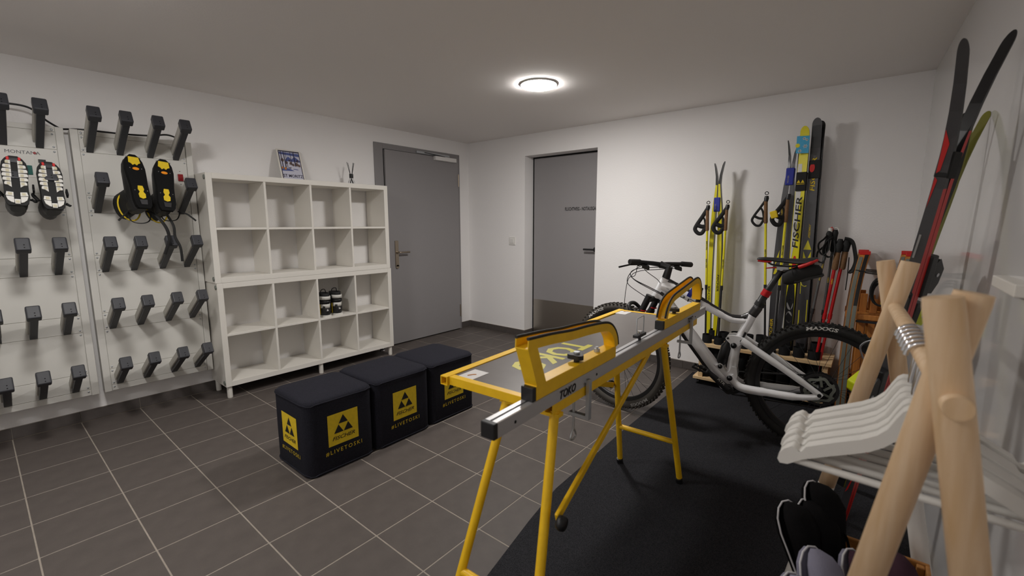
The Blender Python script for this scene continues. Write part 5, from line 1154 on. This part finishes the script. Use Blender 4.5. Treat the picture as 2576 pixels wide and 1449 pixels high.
lab = ['white wooden hanger nearest the camera on the clothes rack', 'second white hanger from the near end of the clothes rack', 'third white hanger from the near end of the clothes rack', 'fourth white hanger from the near end of the clothes rack', 'fifth white hanger from the near end, next to the farthest one', 'white hanger farthest along the rail, with a dark loop at its notch']
for i, y in enumerate(ys):
    hanger(lab[i], y, 3.9905-.0516*(y+2.876)+(.0, .002, -.001, .003, .0, .004)[i], .950+(.0, .003, .003, .006, .008, .012)[i], -.05+(.0, .012, -.01, .008, -.006, .02)[i])
# crate with slippers
crate = thing('slipper_crate', 'open wooden slatted crate holding felt slippers under the hangers', 'crate', (4.0, -2.62, .128))
CX0, CX1, CY0, CY1 = 3.872, 4.098, -2.95, -2.350
def cpart(n, lo, hi, bev=.003): b = MB(); b.box(lo, hi); b.build(n, M_crate, crate, bevel=bev)
cpart('bottom_board', (CX0, CY0, .127), (CX1, CY1, .137))
for lo, hi in ((.140, .238), (.250, .352)):
    cpart('slat', (CX0, CY1-.010, lo), (CX1, CY1, hi)); cpart('slat', (CX0, CY0, lo), (CX1, CY0+.010, hi))
for lo, hi in ((.140, .200), (.212, .272)):
    cpart('slat', (CX0, CY0+.011, lo), (CX0+.010, CY1-.011, hi))
for lo, hi in ((.140, .238), (.250, .352)):
    cpart('slat', (CX1-.010, CY0+.011, lo), (CX1, CY1-.011, hi))
for x in (CX0+.0101, CX1-.0281):
    for y in (CY0+.0101, CY1-.0281): cpart('corner_post', (x, y, .137), (x+.018, y+.018, .348))
def slipper(label, heel, toe, up, m, L=.27, Wd=.095, piping=M_solep):
    t = thing('felt_slipper', label, 'slipper', local=True)
    secs = [(0, .22, .10), (.04, .34, .12), (.15, .42, .13), (.35, .38, .14), (.55, .44, .26), (.72, .50, .34), (.86, .46, .30), (.95, .32, .22), (1, .12, .10)]
    b = MB(); R = []
    for u, w_, h_ in secs:
        R.append([((u-.5)*L, Wd*w_*math.copysign(abs(math.cos(a))**.75, math.cos(a)), .012+max(0, h_*Wd*2.0*(.5+.5*math.sin(a))**(1.0))) for a in [2*PI*k/16 for k in range(16)]])
    b.rings(R); b.build('felt_upper', m, t)
    left = [((u-.5)*L*1.02, Wd*w_*1.06) for u, w_, h_ in secs]
    b = MB(); b.prism(left+[(x, -y) for x, y in left[::-1]], (0,0,0), (1,0,0), (0,1,0), 0, .011); b.build('sole', m if m is M_felt else M_feltg, t, bevel=.003)
    b = MB(); b.tube([(x*1.005, y*1.02, .012) for x, y in left+[(x, -y) for x, y in left[::-1]]], .0026, 6, closed=True); b.build('pale_welt', piping, t)
    b = MB(); b.tube([(-.18*L+.20*L*math.cos(a), .30*Wd*math.sin(a), .030+.012*(math.cos(a)+1)) for a in [2*PI*k/20 for k in range(20)]], .004, 6, closed=True); b.build('opening_rim', m, t)
    h, q = Vector(heel), Vector(toe); place(t, (h+q)/2, q-h, up); return t
slipper('black felt slipper with pale welt leaning out of the crate, leftmost', (3.858, -2.560, .240), (3.762, -2.490, .452), (.62, -.35, .45), M_felt)
slipper('black felt slipper standing upright behind the leftmost one', (3.896, -2.520, .232), (3.802, -2.430, .450), (.62, -.35, .45), M_felt)
slipper('black felt slipper with the highest toe in the crate', (3.910, -2.462, .262), (3.806, -2.380, .492), (.66, -.30, .40), M_felt)
slipper('grey felt slipper with white sole edge at the left front of the crate', (3.900, -2.740, .215), (3.838, -2.622, .428), (.66, -.35, .40), M_feltg)
slipper('second grey felt slipper low at the crate front edge', (3.880, -2.860, .215), (3.812, -2.735, .400), (.66, -.35, .40), M_feltg)
slipper('plum felt slipper with pale welt in the middle of the crate', (3.992, -2.660, .200), (3.916, -2.545, .415), (.70, -.30, .40), M_feltp)
slipper('large plum felt slipper with pale welt beside the wooden pole', (4.046, -2.610, .200), (3.980, -2.480, .425), (.72, -.28, .40), M_feltp)
# small wall bracket
t = thing('wall_bracket', 'small white box shaped bracket on the glossy right wall at the picture edge', 'bracket', (4.187, -2.25, 1.12))
b = MB(); b.box((xr(-2.2)-.030, -2.42, 1.112), (xr(-2.2)+.012, -2.155, 1.142)); b.build('bracket_body', M_white, t, bevel=.003)
